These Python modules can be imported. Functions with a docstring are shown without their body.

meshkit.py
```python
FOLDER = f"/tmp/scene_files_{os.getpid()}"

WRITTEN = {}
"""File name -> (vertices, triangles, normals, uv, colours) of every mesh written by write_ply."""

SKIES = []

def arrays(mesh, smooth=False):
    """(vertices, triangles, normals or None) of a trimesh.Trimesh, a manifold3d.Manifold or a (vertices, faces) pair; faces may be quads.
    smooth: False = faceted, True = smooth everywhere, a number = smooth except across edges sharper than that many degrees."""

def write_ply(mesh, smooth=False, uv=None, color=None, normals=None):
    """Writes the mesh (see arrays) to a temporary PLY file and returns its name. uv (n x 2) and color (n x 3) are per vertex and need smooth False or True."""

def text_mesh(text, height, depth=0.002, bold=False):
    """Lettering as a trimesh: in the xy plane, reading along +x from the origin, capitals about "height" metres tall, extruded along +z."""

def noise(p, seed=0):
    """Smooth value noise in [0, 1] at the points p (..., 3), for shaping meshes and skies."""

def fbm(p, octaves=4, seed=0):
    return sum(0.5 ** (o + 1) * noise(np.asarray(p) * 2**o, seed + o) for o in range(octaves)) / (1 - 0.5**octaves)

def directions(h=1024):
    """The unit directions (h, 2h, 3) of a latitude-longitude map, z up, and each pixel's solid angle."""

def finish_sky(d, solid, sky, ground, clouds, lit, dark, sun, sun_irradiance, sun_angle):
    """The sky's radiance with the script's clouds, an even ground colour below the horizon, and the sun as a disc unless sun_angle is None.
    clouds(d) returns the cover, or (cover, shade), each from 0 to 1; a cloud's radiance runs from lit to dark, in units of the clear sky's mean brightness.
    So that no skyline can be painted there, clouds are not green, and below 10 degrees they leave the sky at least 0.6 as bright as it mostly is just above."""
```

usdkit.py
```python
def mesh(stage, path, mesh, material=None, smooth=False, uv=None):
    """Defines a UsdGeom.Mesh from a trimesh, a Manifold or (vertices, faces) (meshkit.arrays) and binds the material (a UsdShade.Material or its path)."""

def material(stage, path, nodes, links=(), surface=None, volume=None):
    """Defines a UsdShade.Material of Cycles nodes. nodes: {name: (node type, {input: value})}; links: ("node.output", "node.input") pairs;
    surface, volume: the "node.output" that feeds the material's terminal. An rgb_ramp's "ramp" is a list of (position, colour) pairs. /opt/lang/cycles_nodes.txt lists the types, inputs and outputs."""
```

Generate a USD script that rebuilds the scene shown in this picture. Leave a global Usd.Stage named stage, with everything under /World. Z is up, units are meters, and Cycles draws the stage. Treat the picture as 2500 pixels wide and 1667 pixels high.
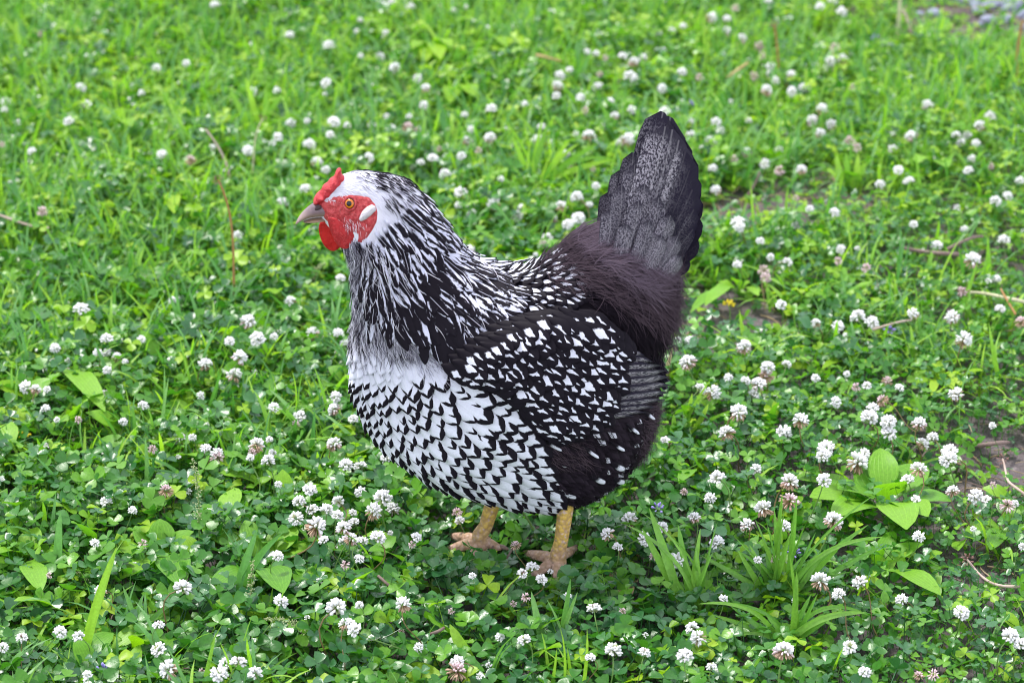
import math, random
import numpy as np
import trimesh, manifold3d, usdkit, meshkit
from scipy import sparse, ndimage
from scipy.sparse.linalg import spsolve
from scipy.spatial import Delaunay, cKDTree
from shapely.geometry import Polygon, Point
from shapely import contains_xy
from pxr import Usd, UsdGeom, UsdLux, UsdShade, Gf, Sdf, Vt

rng = np.random.default_rng(7)
random.seed(7)
stage = Usd.Stage.CreateInMemory()
UsdGeom.SetStageUpAxis(stage, 'Z')
UsdGeom.SetStageMetersPerUnit(stage, 1.0)
W = UsdGeom.Xform.Define(stage, '/World')
stage.SetDefaultPrim(W.GetPrim())

# ------------------------------------------------------------------ camera, sky, sun, exposure
PITCH, FPX, ZC0 = math.radians(24.0), 6400.0, 2.8
cp, sp = math.cos(PITCH), math.sin(PITCH)
e0 = (1372 - 833.5) / FPX * ZC0
CAM = np.array([-(1265 - 1250) / FPX * ZC0, -(ZC0 * cp - e0 * sp), ZC0 * sp + e0 * cp])
FWD, UPV, RGT = np.array([0, cp, -sp]), np.array([0, sp, cp]), np.array([1.0, 0, 0])
cam = UsdGeom.Camera.Define(stage, '/World/camera')
cam.CreateHorizontalApertureAttr(23.5)
cam.CreateVerticalApertureAttr(23.5 * 1667 / 2500)
cam.CreateFocalLengthAttr(FPX / 2500 * 23.5)
cam.CreateFStopAttr(4.8)
cam.CreateFocusDistanceAttr(2.66)
cam.CreateClippingRangeAttr((0.05, 1000.0))
cam.CreateExposureAttr(1.54)
cam.AddTransformOp().Set(Gf.Matrix4d(1, 0, 0, 0, 0, sp, cp, 0, 0, -cp, sp, 0, *[float(c) for c in CAM], 1))

SUN_DIR = np.array([-0.35, 0.30, 0.89]); SUN_DIR /= np.linalg.norm(SUN_DIR)   # towards the sun
EL, ROT = math.asin(SUN_DIR[2]), math.atan2(SUN_DIR[0], SUN_DIR[1])
sky_m = usdkit.material(stage, '/World/Looks/sky', {
    'sky': ('sky_texture', {'sky_type': 'single_scattering', 'sun_disc': False, 'sun_elevation': EL, 'sun_rotation': ROT}),
    'tc': ('texture_coordinate', {}),
    'n': ('noise_texture', {'scale': 2.2, 'detail': 5.0, 'roughness': 0.55}),
    'r': ('rgb_ramp', {'ramp': [(0.0, (0.45, 0.45, 0.45)), (0.45, (0.8, 0.8, 0.8)), (0.7, (1, 1, 1))]}),
    'mx': ('mix', {'color2': (7.2, 7.4, 8.1)}),
    'bg': ('background_shader', {'strength': 0.076})},
    [('tc.generated', 'n.vector'), ('n.fac', 'r.fac'), ('r.color', 'mx.fac'), ('sky.color', 'mx.color1'), ('mx.color', 'bg.color')], surface='bg.background')
dome = UsdLux.DomeLight.Define(stage, '/World/sky')
UsdShade.MaterialBindingAPI.Apply(dome.GetPrim()).Bind(sky_m)
dome.GetPrim().SetCustomDataByKey('kind', 'structure')
sun = UsdLux.DistantLight.Define(stage, '/World/sun')
sun.CreateNormalizeAttr(True); sun.CreateIntensityAttr(0.40); sun.CreateAngleAttr(12.0); sun.CreateColorAttr(Gf.Vec3f(1.0, 0.96, 0.9))
z = SUN_DIR; x = np.cross([0, 0, 1.0], z); x /= np.linalg.norm(x); y = np.cross(z, x)
sun.AddTransformOp().Set(Gf.Matrix4d(*x, 0, *y, 0, *z, 0, 0, 0, 5, 1))

# ------------------------------------------------------------------ helpers: points in the photograph's pixels (2500 wide) and places
def project(p):
    d = np.asarray(p, float) - CAM
    zc = d @ FWD
    return np.stack([1250 + FPX * (d @ RGT) / zc, 833.5 - FPX * (d @ UPV) / zc], -1)
def ray(px, py):
    px, py = np.asarray(px, float), np.asarray(py, float)
    return FWD + ((px - 1250) / FPX)[..., None] * RGT - ((py - 833.5) / FPX)[..., None] * UPV
def at_y(px, py, y=0.0):
    d = ray(px, py); t = (y - CAM[1]) / d[..., 1]
    return CAM + t[..., None] * d
def at_z(px, py, z=0.0):
    d = ray(px, py); t = (z - CAM[2]) / d[..., 2]
    return CAM + t[..., None] * d

names = {}
def path_for(name, parent='/World'):
    k = (str(parent), name)
    n = names.get(k, 0); names[k] = n + 1
    return f'{parent}/{name}' if n == 0 else f'{parent}/{name}_{n:03d}'
def data(prim, **kw):
    for k, v in kw.items():
        if v: prim.SetCustomDataByKey(k, v)
    return prim
def part(name, mesh, mat, parent='/World', smooth=True, uv=None, **kw):
    m = usdkit.mesh(stage, path_for(name, parent), mesh, mat, smooth=smooth, uv=uv)
    data(m.GetPrim(), **kw)
    return str(m.GetPath())
def thing(name, label, category, loc=(0, 0, 0), group=None):
    x = UsdGeom.Xform.Define(stage, path_for(name))
    x.AddTranslateOp().Set(Gf.Vec3d(*[float(c) for c in loc]))
    data(x.GetPrim(), label=label, category=category, group=group)
    return str(x.GetPath())
def curves(name, pts, widths, mat, parent, **kw):
    n, k = pts.shape[:2]
    c = UsdGeom.BasisCurves.Define(stage, path_for(name, parent))
    c.CreateTypeAttr('linear')
    c.CreateCurveVertexCountsAttr(Vt.IntArray.FromNumpy(np.full(n, k, np.int32)))
    c.CreatePointsAttr(Vt.Vec3fArray.FromNumpy(pts.reshape(-1, 3).astype(np.float32)))
    w = np.broadcast_to(widths, (n, k)).astype(np.float32).ravel()
    c.CreateWidthsAttr(Vt.FloatArray.FromNumpy(np.ascontiguousarray(w))); c.SetWidthsInterpolation('vertex')
    UsdShade.MaterialBindingAPI.Apply(c.GetPrim()).Bind(UsdShade.Material.Get(stage, mat))
    data(c.GetPrim(), **kw)
def fnoise(p, seed=0): return meshkit.noise(p, seed)
def join(ms):
    off, V, F = 0, [], []
    for v, f in ms:
        V.append(np.asarray(v)); F.append(np.asarray(f) + off); off += len(v)
    return np.vstack(V), np.vstack(F)
def quads(nu, nv):
    i, j = np.meshgrid(np.arange(nu - 1), np.arange(nv - 1), indexing='ij')
    a = (j * nu + i).ravel()
    q = np.stack([a, a + 1, a + 1 + nu, a + nu], 1)
    return np.vstack([q[:, [0, 1, 2]], q[:, [0, 2, 3]]])
def tube(pts, r, k=6):
    pts = np.asarray(pts, float); r = np.broadcast_to(r, len(pts))
    t = np.gradient(pts, axis=0); t /= np.linalg.norm(t, axis=1, keepdims=True)
    ref = np.array([0.3, 0.9, 0.2]); a = np.cross(t, ref); a /= np.linalg.norm(a, axis=1, keepdims=True); b = np.cross(t, a)
    th = np.arange(k) / k * 2 * np.pi
    v = pts[:, None] + r[:, None, None] * (np.cos(th)[None, :, None] * a[:, None] + np.sin(th)[None, :, None] * b[:, None])
    n = len(pts); f = []
    for j in range(n - 1):
        for i in range(k):
            p, q = j * k + i, j * k + (i + 1) % k
            f += [[p, q, q + k], [p, q + k, p + k]]
    v = np.vstack([v.reshape(-1, 3), pts[-1] + t[-1] * r[-1]])
    for i in range(k): f.append([(n - 1) * k + i, (n - 1) * k + (i + 1) % k, n * k])
    return v, np.array(f)
def spline(pts, n):
    from scipy.interpolate import CubicSpline
    pts = np.asarray(pts, float)
    if len(pts) == 2: return pts[0] + np.linspace(0, 1, n)[:, None] * (pts[1] - pts[0])
    d = np.r_[0, np.cumsum(np.linalg.norm(np.diff(pts, axis=0), axis=1))]
    return CubicSpline(d, pts)(np.linspace(0, d[-1], n))

# ------------------------------------------------------------------ materials
class G:
    """A node graph under construction; a socket is a 'node.output' string or a number."""
    def __init__(s): s.n, s.l, s.k = {}, [], 0
    def add(s, kind, consts=None, **sock):
        s.k += 1; nm = f'{kind}{s.k}'; c = dict(consts or {})
        for key, v in sock.items():
            if isinstance(v, str) and '.' in v: s.l.append((v, f'{nm}.{key}'))
            else: c[key] = v
        s.n[nm] = (kind, c); return nm
    def m(s, op, a, b=0.0, clamp=False): return s.add('math', {'math_type': op, 'use_clamp': clamp}, value1=a, value2=b) + '.value'
    def step(s, v, a, b): return s.add('map_range', {'range_type': 'smoothstep', 'from_min': a, 'from_max': b, 'clamp': True}, value=v) + '.result'
    def mix(s, f, a, b): return s.add('mix', {}, fac=f, color1=a, color2=b) + '.color'
    def noise(s, vec, scale, detail=2.0, rough=0.5): return s.add('noise_texture', {'scale': scale, 'detail': detail, 'roughness': rough}, vector=vec) + '.fac'
    def uv(s):
        u = s.add('uvmap', {'attribute': 'st'}) + '.UV'
        x = s.add('separate_xyz', {}, vector=u)
        return u, x + '.x', x + '.y'
    def rand(s): return s.add('object_info') + '.random'
    def done(s, name, color, rough=0.5, spec=0.5, bump=None, bstr=0.3, bdist=0.001, trans=None, tfac=0.3, **extra):
        p = s.add('principled_bsdf', {'specular_ior_level': spec, **extra}, base_color=color, roughness=rough)
        if bump:
            b = s.add('bump', {'strength': bstr, 'distance': bdist}, height=bump); s.l.append((b + '.normal', p + '.normal'))
        out = p + '.BSDF'
        if trans is not None:
            t = s.add('translucent_bsdf', {}, color=trans)
            out = s.add('mix_closure', {'fac': tfac}, closure1=out, closure2=t + '.BSDF') + '.closure'
        usdkit.material(stage, f'/World/Looks/{name}', s.n, s.l, surface=out)
        return f'/World/Looks/{name}'
WHITE, BLACK = (0.69, 0.70, 0.82), (0.010, 0.008, 0.014)

HK = {'hackle': (.25, .55), 'hackle_dark': (.58, .50), 'hackle_light': (.05, .60)}
def feather_mat(name, kind):
    g = G(); uv, U, V = g.uv(); r = g.rand()
    ax = g.m('absolute', U)
    wv = g.add('combine_xyz', {}, x=g.m('multiply', U, 2.0), y=g.m('multiply', V, 5.0), z=g.m('multiply', r, 57.0)) + '.vector'
    jit = g.m('multiply', g.m('subtract', g.noise(wv, 3.0, 3.0, 0.6), 0.5), 0.30)
    barb = g.add('combine_xyz', {}, x=g.m('multiply', ax, 2.0), y=g.m('subtract', g.m('multiply', V, 26.0), g.m('multiply', ax, 9.0)), z=g.m('multiply', r, 31.0)) + '.vector'
    fine = g.noise(barb, 4.0, 1.0)
    shaft = g.m('subtract', 1.0, g.step(ax, 0.02, 0.055))
    tone = g.m('multiply', g.m('add', 0.78, g.m('multiply', fine, 0.40)), 1.0)
    white = g.add('mix', {'mix_type': 'multiply', 'fac': 1.0}, color1=WHITE, color2=g.add('combine_color', {}, r=tone, g=tone, b=tone) + '.color') + '.color'
    dark = g.mix(fine, (0.004, 0.003, 0.006), (0.011, 0.008, 0.014))
    def spade(v0, span, hw0, power, below):   # half width of the pale middle at V
        up = g.m('multiply', hw0, g.m('subtract', 1.0, g.m('power', g.m('divide', g.m('maximum', g.m('subtract', V, v0), 0.0), span), power)))
        return g.m('add', up, g.m('multiply', g.m('maximum', g.m('subtract', v0, V), 0.0), below))
    vt = g.m('divide', g.m('maximum', g.m('subtract', V, 0.6), 0.0), 0.4)
    def crescent(stops, axx, k=1.0):      # dark where the distance from the vane's outline is under a width that varies round the tip
        e = g.m('sqrt', g.m('add', g.m('multiply', axx, axx), g.m('multiply', vt, vt)))
        a = g.m('divide', g.m('arctan2', axx, g.m('maximum', vt, 0.0001)), 1.5708)
        th = g.add('rgb_ramp', {'ramp': [(p_, (v_, v_, v_)) for p_, v_ in stops]}, fac=a) + '.color'
        th = g.m('multiply', g.add('rgb_to_bw', {}, color=th) + '.val', k)
        return e, g.m('subtract', e, g.m('subtract', 1.0, th))
    if kind == 'laced':
        e, d_ = crescent([(0, .19), (.09, .29), (.22, .37), (.45, .32), (.75, .20), (1, .10)], ax, g.m('add', 0.85, g.m('multiply', r, 0.35)))
        col = g.mix(g.step(g.m('add', d_, g.m('multiply', jit, 0.2)), -0.03, 0.05), white, dark)
    elif kind == 'bold':
        e, d_ = crescent([(0, .24), (.12, .36), (.30, .46), (.6, .36), (.9, .26), (1, .20)], ax, g.m('add', 0.8, g.m('multiply', r, 0.45)))
        col = g.mix(g.step(g.m('add', d_, g.m('multiply', jit, 0.6)), -0.03, 0.06), white, dark)
    elif kind in ('covert', 'back'):
        off = g.m('multiply', g.m('subtract', g.m('fraction', g.m('multiply', r, 7.31)), 0.5), 0.55)
        ax2 = g.m('absolute', g.m('add', U, off))
        e, d_ = crescent([(0, .30), (.10, .46), (.28, .66), (.6, .66), (1, .60)] if kind == 'covert' else [(0, .40), (.2, .62), (.5, .74), (1, .72)], ax2, g.m('add', 0.64, g.m('multiply', g.m('fraction', g.m('multiply', r, 3.77)), 0.66)))
        m1 = g.step(g.m('add', d_, g.m('multiply', jit, 0.9)), -0.03, 0.05)
        m2 = g.step(g.m('subtract', g.m('add', V, g.m('multiply', jit, 0.8)), g.m('multiply', ax2, 0.35)), 0.50, 0.42) if kind == 'covert' else g.step(V, 0.5, 0.4)
        col = g.mix(g.m('maximum', m1, m2), white, dark)
    elif kind.startswith('hackle'):
        big = g.m('subtract', g.noise(wv, 1.3, 4.0, 0.7), 0.5)
        hw = g.m('add', g.m('add', HK[kind][0], g.m('multiply', r, HK[kind][1])), g.m('multiply', big, 1.5))
        mask = g.m('subtract', 1.0, g.step(g.m('subtract', ax, hw), -0.10, 0.12))
        mask = g.m('multiply', mask, g.m('subtract', 1.0, g.m('multiply', shaft, g.m('multiply', g.step(r, 0.84, 0.88), 0.8))))
        mask = g.m('multiply', mask, g.step(V, 0.02, 0.25))
        col = g.mix(mask, g.add('mix', {'mix_type': 'multiply', 'fac': 1.0}, color1=white, color2=(0.86, 0.86, 0.90)) + '.color', dark)
    elif kind in ('pepper', 'flight', 'tailcovert', 'taildark'):
        pv = g.add('combine_xyz', {}, x=g.m('multiply', U, 4.0), y=g.m('multiply', V, 17.0), z=g.m('multiply', r, 57.0)) + '.vector'
        sp_ = g.step(g.noise(pv, 1.7 if kind == 'flight' else 2.9, 3.0, 0.8), 0.46, 0.57)
        amount = g.m('multiply', g.step(g.m('add', U, g.m('multiply', jit, 1.5)), 0.55, -0.05), g.m('multiply', g.step(V, 0.98, 0.86), g.m('add', 0.30, g.m('multiply', r, 0.7))))
        if kind == 'taildark': amount = g.m('multiply', amount, 0.22)
        if kind == 'tailcovert': amount = g.m('multiply', g.step(ax, 1.0, 0.8), g.m('multiply', g.step(V, 1.0, 0.86), g.m('add', 0.45, g.m('multiply', r, 0.4))))
        if kind == 'flight': amount = g.m('multiply', g.step(g.m('add', ax, jit), 0.70, 0.40), g.step(V, 0.95, 0.85))
        mask = g.m('multiply', sp_, amount)
        col = g.mix(mask, g.mix(fine, (0.010, 0.008, 0.018), (0.024, 0.020, 0.036)), (0.34, 0.315, 0.36))
        col = g.mix(g.m('multiply', shaft, 0.07 if kind == 'taildark' else 0.28), col, (0.35, 0.33, 0.36))
    elif kind == 'plain':
        col = g.mix(g.m('multiply', g.step(g.m('add', V, jit), .93, 1.02), .5), white, (0.25, 0.23, 0.28))
    elif kind == 'fleck':
        m_ = g.m('multiply', g.m('multiply', g.step(g.m('add', V, jit), .42, .62), g.step(V, .98, .9)), g.step(g.m('add', ax, jit), .8, .5))
        col = g.mix(m_, dark, (0.66, 0.67, 0.78))
    elif kind == 'thigh':
        hw = g.m('subtract', g.m('multiply', spade(0.76, 0.20, 0.62, 1.1, -1.8), g.step(r, 0.88, 0.90)), 0.2)
        mask = g.step(g.m('add', g.m('subtract', ax, hw), g.m('multiply', jit, 0.3)), -0.05, 0.06)
        col = g.mix(mask, (0.62, 0.62, 0.72), g.mix(fine, (0.010, 0.007, 0.014), (0.03, 0.02, 0.03)))
    return g.done(name, col, rough=0.42 if kind in ('pepper', 'tailcovert', 'flight') else 0.55, spec=0.30 if kind in ('pepper', 'tailcovert') else 0.10, bump=fine, bstr=0.25, bdist=0.0006)
FM = {k: feather_mat(f'feather_{k}', k) for k in ('laced', 'bold', 'covert', 'back', 'hackle', 'hackle_dark', 'hackle_light', 'pepper', 'thigh', 'plain', 'flight', 'tailcovert', 'fleck', 'taildark')}

def plain(name, col, rough=0.6, spec=0.3, **kw):
    g = G(); return g.done(name, g.mix(0.0, col, col), rough, spec, **kw)
STR = {'white': plain('strand_white', (0.74, 0.74, 0.83), 0.7, 0.1), 'grey': plain('strand_grey', (0.25, 0.24, 0.31), 0.7, 0.1), 'black': plain('strand_black', (0.010, 0.007, 0.013), 0.6, 0.12),
       'brown': plain('strand_brown', (0.085, 0.060, 0.077), 0.7, 0.1), 'dark': plain('strand_dark', (0.013, 0.009, 0.015), 0.7, 0.1), 'mauve': plain('strand_mauve', (0.165, 0.125, 0.165), 0.7, 0.1)}
g = G(); uv, U, V = g.uv()
BODY = g.done('body_skin', g.mix(U, (0.016, 0.012, 0.018), (0.70, 0.70, 0.78)), 0.8, 0.1)
def skin_mat(name, c1, c2, c3, scale, tfac):
    g = G(); pos = g.add('geometry') + '.position'
    n1, n2 = g.noise(pos, scale, 4.0, 0.6), g.noise(pos, scale * 5, 2.0)
    col = g.mix(g.step(n1, 0.38, 0.62), tuple(.8 * q for q in c1), c2); col = g.mix(g.m('multiply', g.step(n2, 0.52, 0.70), 0.34), col, c3)
    return g.done(name, col, 0.42, 0.5, bump=g.noise(pos, scale * 3.0, 4.0, 0.65), bstr=0.85, bdist=0.002, trans=c1, tfac=tfac)
FACE = skin_mat('red_skin', (0.60, 0.028, 0.040), (0.70, 0.085, 0.095), (0.82, 0.42, 0.42), 260.0, 0.12)
COMB = skin_mat('comb_skin', (0.66, 0.02, 0.035), (0.72, 0.055, 0.075), (0.82, 0.20, 0.22), 200.0, 0.15)
WATTLE = skin_mat('wattle_skin', (0.74, 0.014, 0.016), (0.80, 0.024, 0.026), (0.80, 0.10, 0.09), 120.0, 0.25)
NEAR_WATTLE = skin_mat('near_wattle_skin', (0.58, 0.016, 0.026), (0.68, 0.03, 0.04), (0.76, 0.20, 0.20), 180.0, 0.15)
LOBE = skin_mat('earlobe_skin', (0.82, 0.80, 0.86), (0.78, 0.74, 0.80), (0.70, 0.52, 0.58), 150.0, 0.1)
g = G(); pos = g.add('geometry') + '.position'; uv, U, V = g.uv()
c = g.mix(g.step(V, 0.2, 0.8), (0.34, 0.23, 0.13), (0.085, 0.058, 0.085))
c = g.mix(g.step(U, 0.5, 0.0), c, (0.30, 0.22, 0.22))
BEAK = g.done('beak_horn', g.mix(g.m('multiply', g.noise(pos, 300.0, 3.0), 0.6), c, (0.30, 0.21, 0.20)), 0.3, 0.5, bump=g.noise(pos, 500.0, 3.0), bstr=0.2, bdist=0.0006)
g = G(); uv, U, V = g.uv()
c = g.mix(g.step(U, 0.47, 0.55), (0.002, 0.002, 0.002), g.mix(g.noise(uv, 20.0), (0.42, 0.10, 0.008), (0.60, 0.19, 0.012)))
c = g.mix(g.step(U, 0.80, 0.90), c, (0.03, 0.008, 0.006))
EYE = g.done('eye_iris', c, 0.06, 0.6)
g = G(); pos = g.add('geometry') + '.position'; uv, U, V = g.uv()
vo = g.add('voronoi_texture', {'scale': 210.0}, vector=pos)
c = g.mix(g.step(g.m('add', V, g.m('multiply', g.noise(pos, 90.0), 0.5)), 0.35, 0.95), (0.48, 0.31, 0.25), (0.60, 0.40, 0.09))
c = g.mix(g.step(g.noise(pos, 240.0, 3.0), 0.5, 0.7), c, (0.55, 0.40, 0.34))
c = g.mix(g.m('multiply', g.step(vo + '.distance', 0.35, 0.75), .6), c, (0.30, 0.18, 0.10))
LEG = g.done('leg_scales', c, 0.5, 0.4, bump=g.m('subtract', 1.0, vo + '.distance'), bstr=0.8, bdist=0.0018)
CLAW = plain('claw_horn', (0.22, 0.15, 0.12), 0.35, 0.5)

def leaf_mat(name, lo, mid, hi, rough=0.42, tfac=0.3, veins=0.0, spec=0.5, big=0.0):
    g = G(); r = g.rand(); pos = g.add('geometry') + '.position'
    big_n = g.noise(pos, 2.3, 2.0)
    f = g.m('add', g.m('multiply', r, 0.75), g.m('multiply', big_n, 0.35), True)
    col = g.add('rgb_ramp', {'ramp': [(0.0, lo), (0.5, mid), (1.0, hi)]}, fac=f) + '.color'
    n = g.noise(pos, 350.0, 2.0)
    col = g.add('mix', {'mix_type': 'multiply', 'fac': 0.35}, color1=col, color2=g.add('rgb_ramp', {'ramp': [(0.3, (0.6, 0.6, 0.6)), (0.7, (1.25, 1.25, 1.25))]}, fac=n) + '.color') + '.color'
    bump = n
    if veins:
        uv, U, V = g.uv()
        w = g.m('absolute', g.m('sine', g.m('multiply', U, veins)))
        line = g.step(w, 0.25, 0.0)
        col = g.mix(g.m('multiply', line, 0.4), col, tuple(min(1, 1.5 * a + 0.03) for a in hi))
        bump = g.m('add', g.m('multiply', line, -0.8), g.m('multiply', n, 0.2))
    return g.done(name, col, rough, spec, bump=bump, bstr=0.35, bdist=0.0008, trans=g.add('mix', {'mix_type': 'multiply', 'fac': 1.0}, color1=col, color2=(1.5, 1.7, 0.6)) + '.color', tfac=tfac)
LEAF = {
    'clover': leaf_mat('clover_leaf', (0.022, 0.116, 0.017), (0.056, 0.207, 0.022), (0.154, 0.366, 0.022), 0.34, 0.30, spec=.50),
    'clover_cool': leaf_mat('clover_leaf_cool', (0.017, 0.086, 0.030), (0.039, 0.149, 0.044), (0.076, 0.218, 0.057), 0.30, 0.22, spec=.62),
    'clover_lime': leaf_mat('clover_leaf_lime', (0.109, 0.291, 0.016), (0.206, 0.414, 0.022), (0.348, 0.515, 0.029), 0.40, 0.36, spec=.42),
    'grass': leaf_mat('grass_blade', (0.110, 0.264, 0.030), (0.190, 0.410, 0.042), (0.340, 0.540, 0.058), 0.45, 0.38, veins=14.0, spec=.35),
    'clump': leaf_mat('clump_blade', (0.069, 0.220, 0.026), (0.121, 0.308, 0.037), (0.185, 0.385, 0.055), 0.34, 0.24, veins=14.0, spec=.55),
    'grass_cool': leaf_mat('grass_blade_cool', (0.046, 0.180, 0.042), (0.106, 0.288, 0.072), (0.185, 0.372, 0.102), 0.40, 0.30, veins=14.0),
    'broad': leaf_mat('broad_leaf', (0.082, 0.265, 0.018), (0.152, 0.368, 0.025), (0.240, 0.460, 0.030), 0.42, 0.34, veins=11.0, spec=.4),
    'broad_lime': leaf_mat('broad_leaf_lime', (0.16, 0.36, 0.012), (0.23, 0.44, 0.014), (0.32, 0.50, 0.02), 0.45, 0.4, veins=11.0, spec=.35),
    'dry': leaf_mat('dry_stem', (0.22, 0.15, 0.07), (0.33, 0.24, 0.13), (0.45, 0.36, 0.24), 0.6, 0.1),
}
STEM = plain('clover_stem', (0.11, 0.21, 0.045), 0.5, 0.4)
STEM_BROWN = plain('clover_stem_brown', (0.17, 0.12, 0.05), 0.5, 0.4)
def floret_mat(name, base, tip):
    g = G(); uv, U, V = g.uv(); r = g.rand()
    return g.done(name, g.mix(g.step(V, -0.4, -0.6), g.mix(g.step(V, 0.1, 0.6), base, tip), (0.11, 0.21, 0.045)), 0.55, 0.3, trans=tip, tfac=0.14)
FL = {'white': floret_mat('floret_white', (0.66, 0.68, 0.54), (0.92, 0.91, 0.93)), 'pink': floret_mat('floret_pink', (0.45, 0.30, 0.24), (0.80, 0.62, 0.66)),
      'brown': floret_mat('floret_brown', (0.24, 0.14, 0.07), (0.58, 0.40, 0.29)), 'green': floret_mat('floret_green', (0.20, 0.27, 0.08), (0.50, 0.55, 0.30)),
      'dusk': floret_mat('floret_dusk', (0.10, 0.05, 0.04), (0.30, 0.17, 0.15)), 'violet': floret_mat('floret_violet', (0.25, 0.18, 0.50), (0.38, 0.32, 0.78)), 'yellow': floret_mat('floret_yellow', (0.5, 0.4, 0.02), (0.75, 0.62, 0.03))}
def wood_mat(name, a, b):
    g = G(); pos = g.add('geometry') + '.position'
    return g.done(name, g.mix(g.noise(pos, 120.0, 4.0), a, b), 0.7, 0.2, bump=g.noise(pos, 300.0, 3.0), bstr=0.5, bdist=0.001)
TWIG = wood_mat('twig_bark', (0.09, 0.06, 0.055), (0.30, 0.22, 0.20))
STALK = {'tan': wood_mat('stalk_tan', (0.34, 0.24, 0.10), (0.48, 0.37, 0.19)), 'pink': wood_mat('stalk_pink', (0.40, 0.28, 0.24), (0.58, 0.48, 0.42)), 'pale': wood_mat('stalk_pale', (0.42, 0.40, 0.22), (0.60, 0.58, 0.42)),
         'rust': wood_mat('stalk_rust', (0.26, 0.13, 0.05), (0.38, 0.22, 0.09))}
g = G(); pos = g.add('geometry') + '.position'
n1, n2 = g.noise(pos, 9.0, 6.0, 0.6), g.noise(pos, 90.0, 5.0, 0.65)
c = g.mix(n1, (0.105, 0.088, 0.090), (0.22, 0.185, 0.195)); c = g.mix(g.step(n2, 0.55, 0.72), c, (0.34, 0.29, 0.30))
SOIL = g.done('bare_soil', c, 0.9, 0.2, bump=g.noise(pos, 160.0, 6.0, 0.7), bstr=1.0, bdist=0.006)
STONE = wood_mat('gravel_stone', (0.16, 0.18, 0.27), (0.34, 0.36, 0.47))

# ------------------------------------------------------------------ ground
PL = at_z(2160, 1235)[:2]
BARE = [(1690, 765, .085), (1650, 800, .07), (1860, 515, .07), (1800, 540, .05), (1990, 470, .05), (2430, 1170, .085), (2460, 1120, .07), (2370, 1240, .05), (2480, 20, .20), (2400, 40, .10), (2370, 1400, .045), (1850, 790, .045), (2060, 510, .05), (2400, 1090, .05)]
BARE = [(*at_z(a, b)[:2], r * (.58 if a > 2300 and b > 1000 else 1.0)) for a, b, r in BARE]
def bare(x, y):
    b = np.zeros_like(x)
    wob = 0.6 + 0.9 * fnoise(np.stack([x * 22, y * 22, 0 * x], -1), 3)
    for cx, cy, r in BARE:
        b = np.maximum(b, 1 - np.hypot((x - cx) / 1.3, y - cy) / (r * wob * 1.25))
    return np.clip(b * 3.5, 0, 1)
def ground_z(x, y):
    p = np.stack([x, y, 0 * x], -1)
    near = np.clip(1.6 - np.hypot(x, y - 0.8) / 4, 0, 1)
    return near * (0.016 * (fnoise(p * 5, 1) - 0.5) + 0.008 * (fnoise(p * 22, 2) - 0.5)) - 0.004
ax_ = np.r_[-80, -40, -20, -10, -5, np.linspace(-2.4, 2.4, 161), 5, 10, 20, 40, 80]
ay_ = np.r_[-80, -40, -20, -10, -5, np.linspace(-1.6, 4.2, 181), 7, 12, 22, 45, 90]
gx, gy = np.meshgrid(ax_, ay_)
gv = np.stack([gx.ravel(), gy.ravel(), ground_z(gx, gy).ravel()], 1)
part('ground', (gv, quads(len(ax_), len(ay_))), SOIL, kind='structure')

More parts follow.
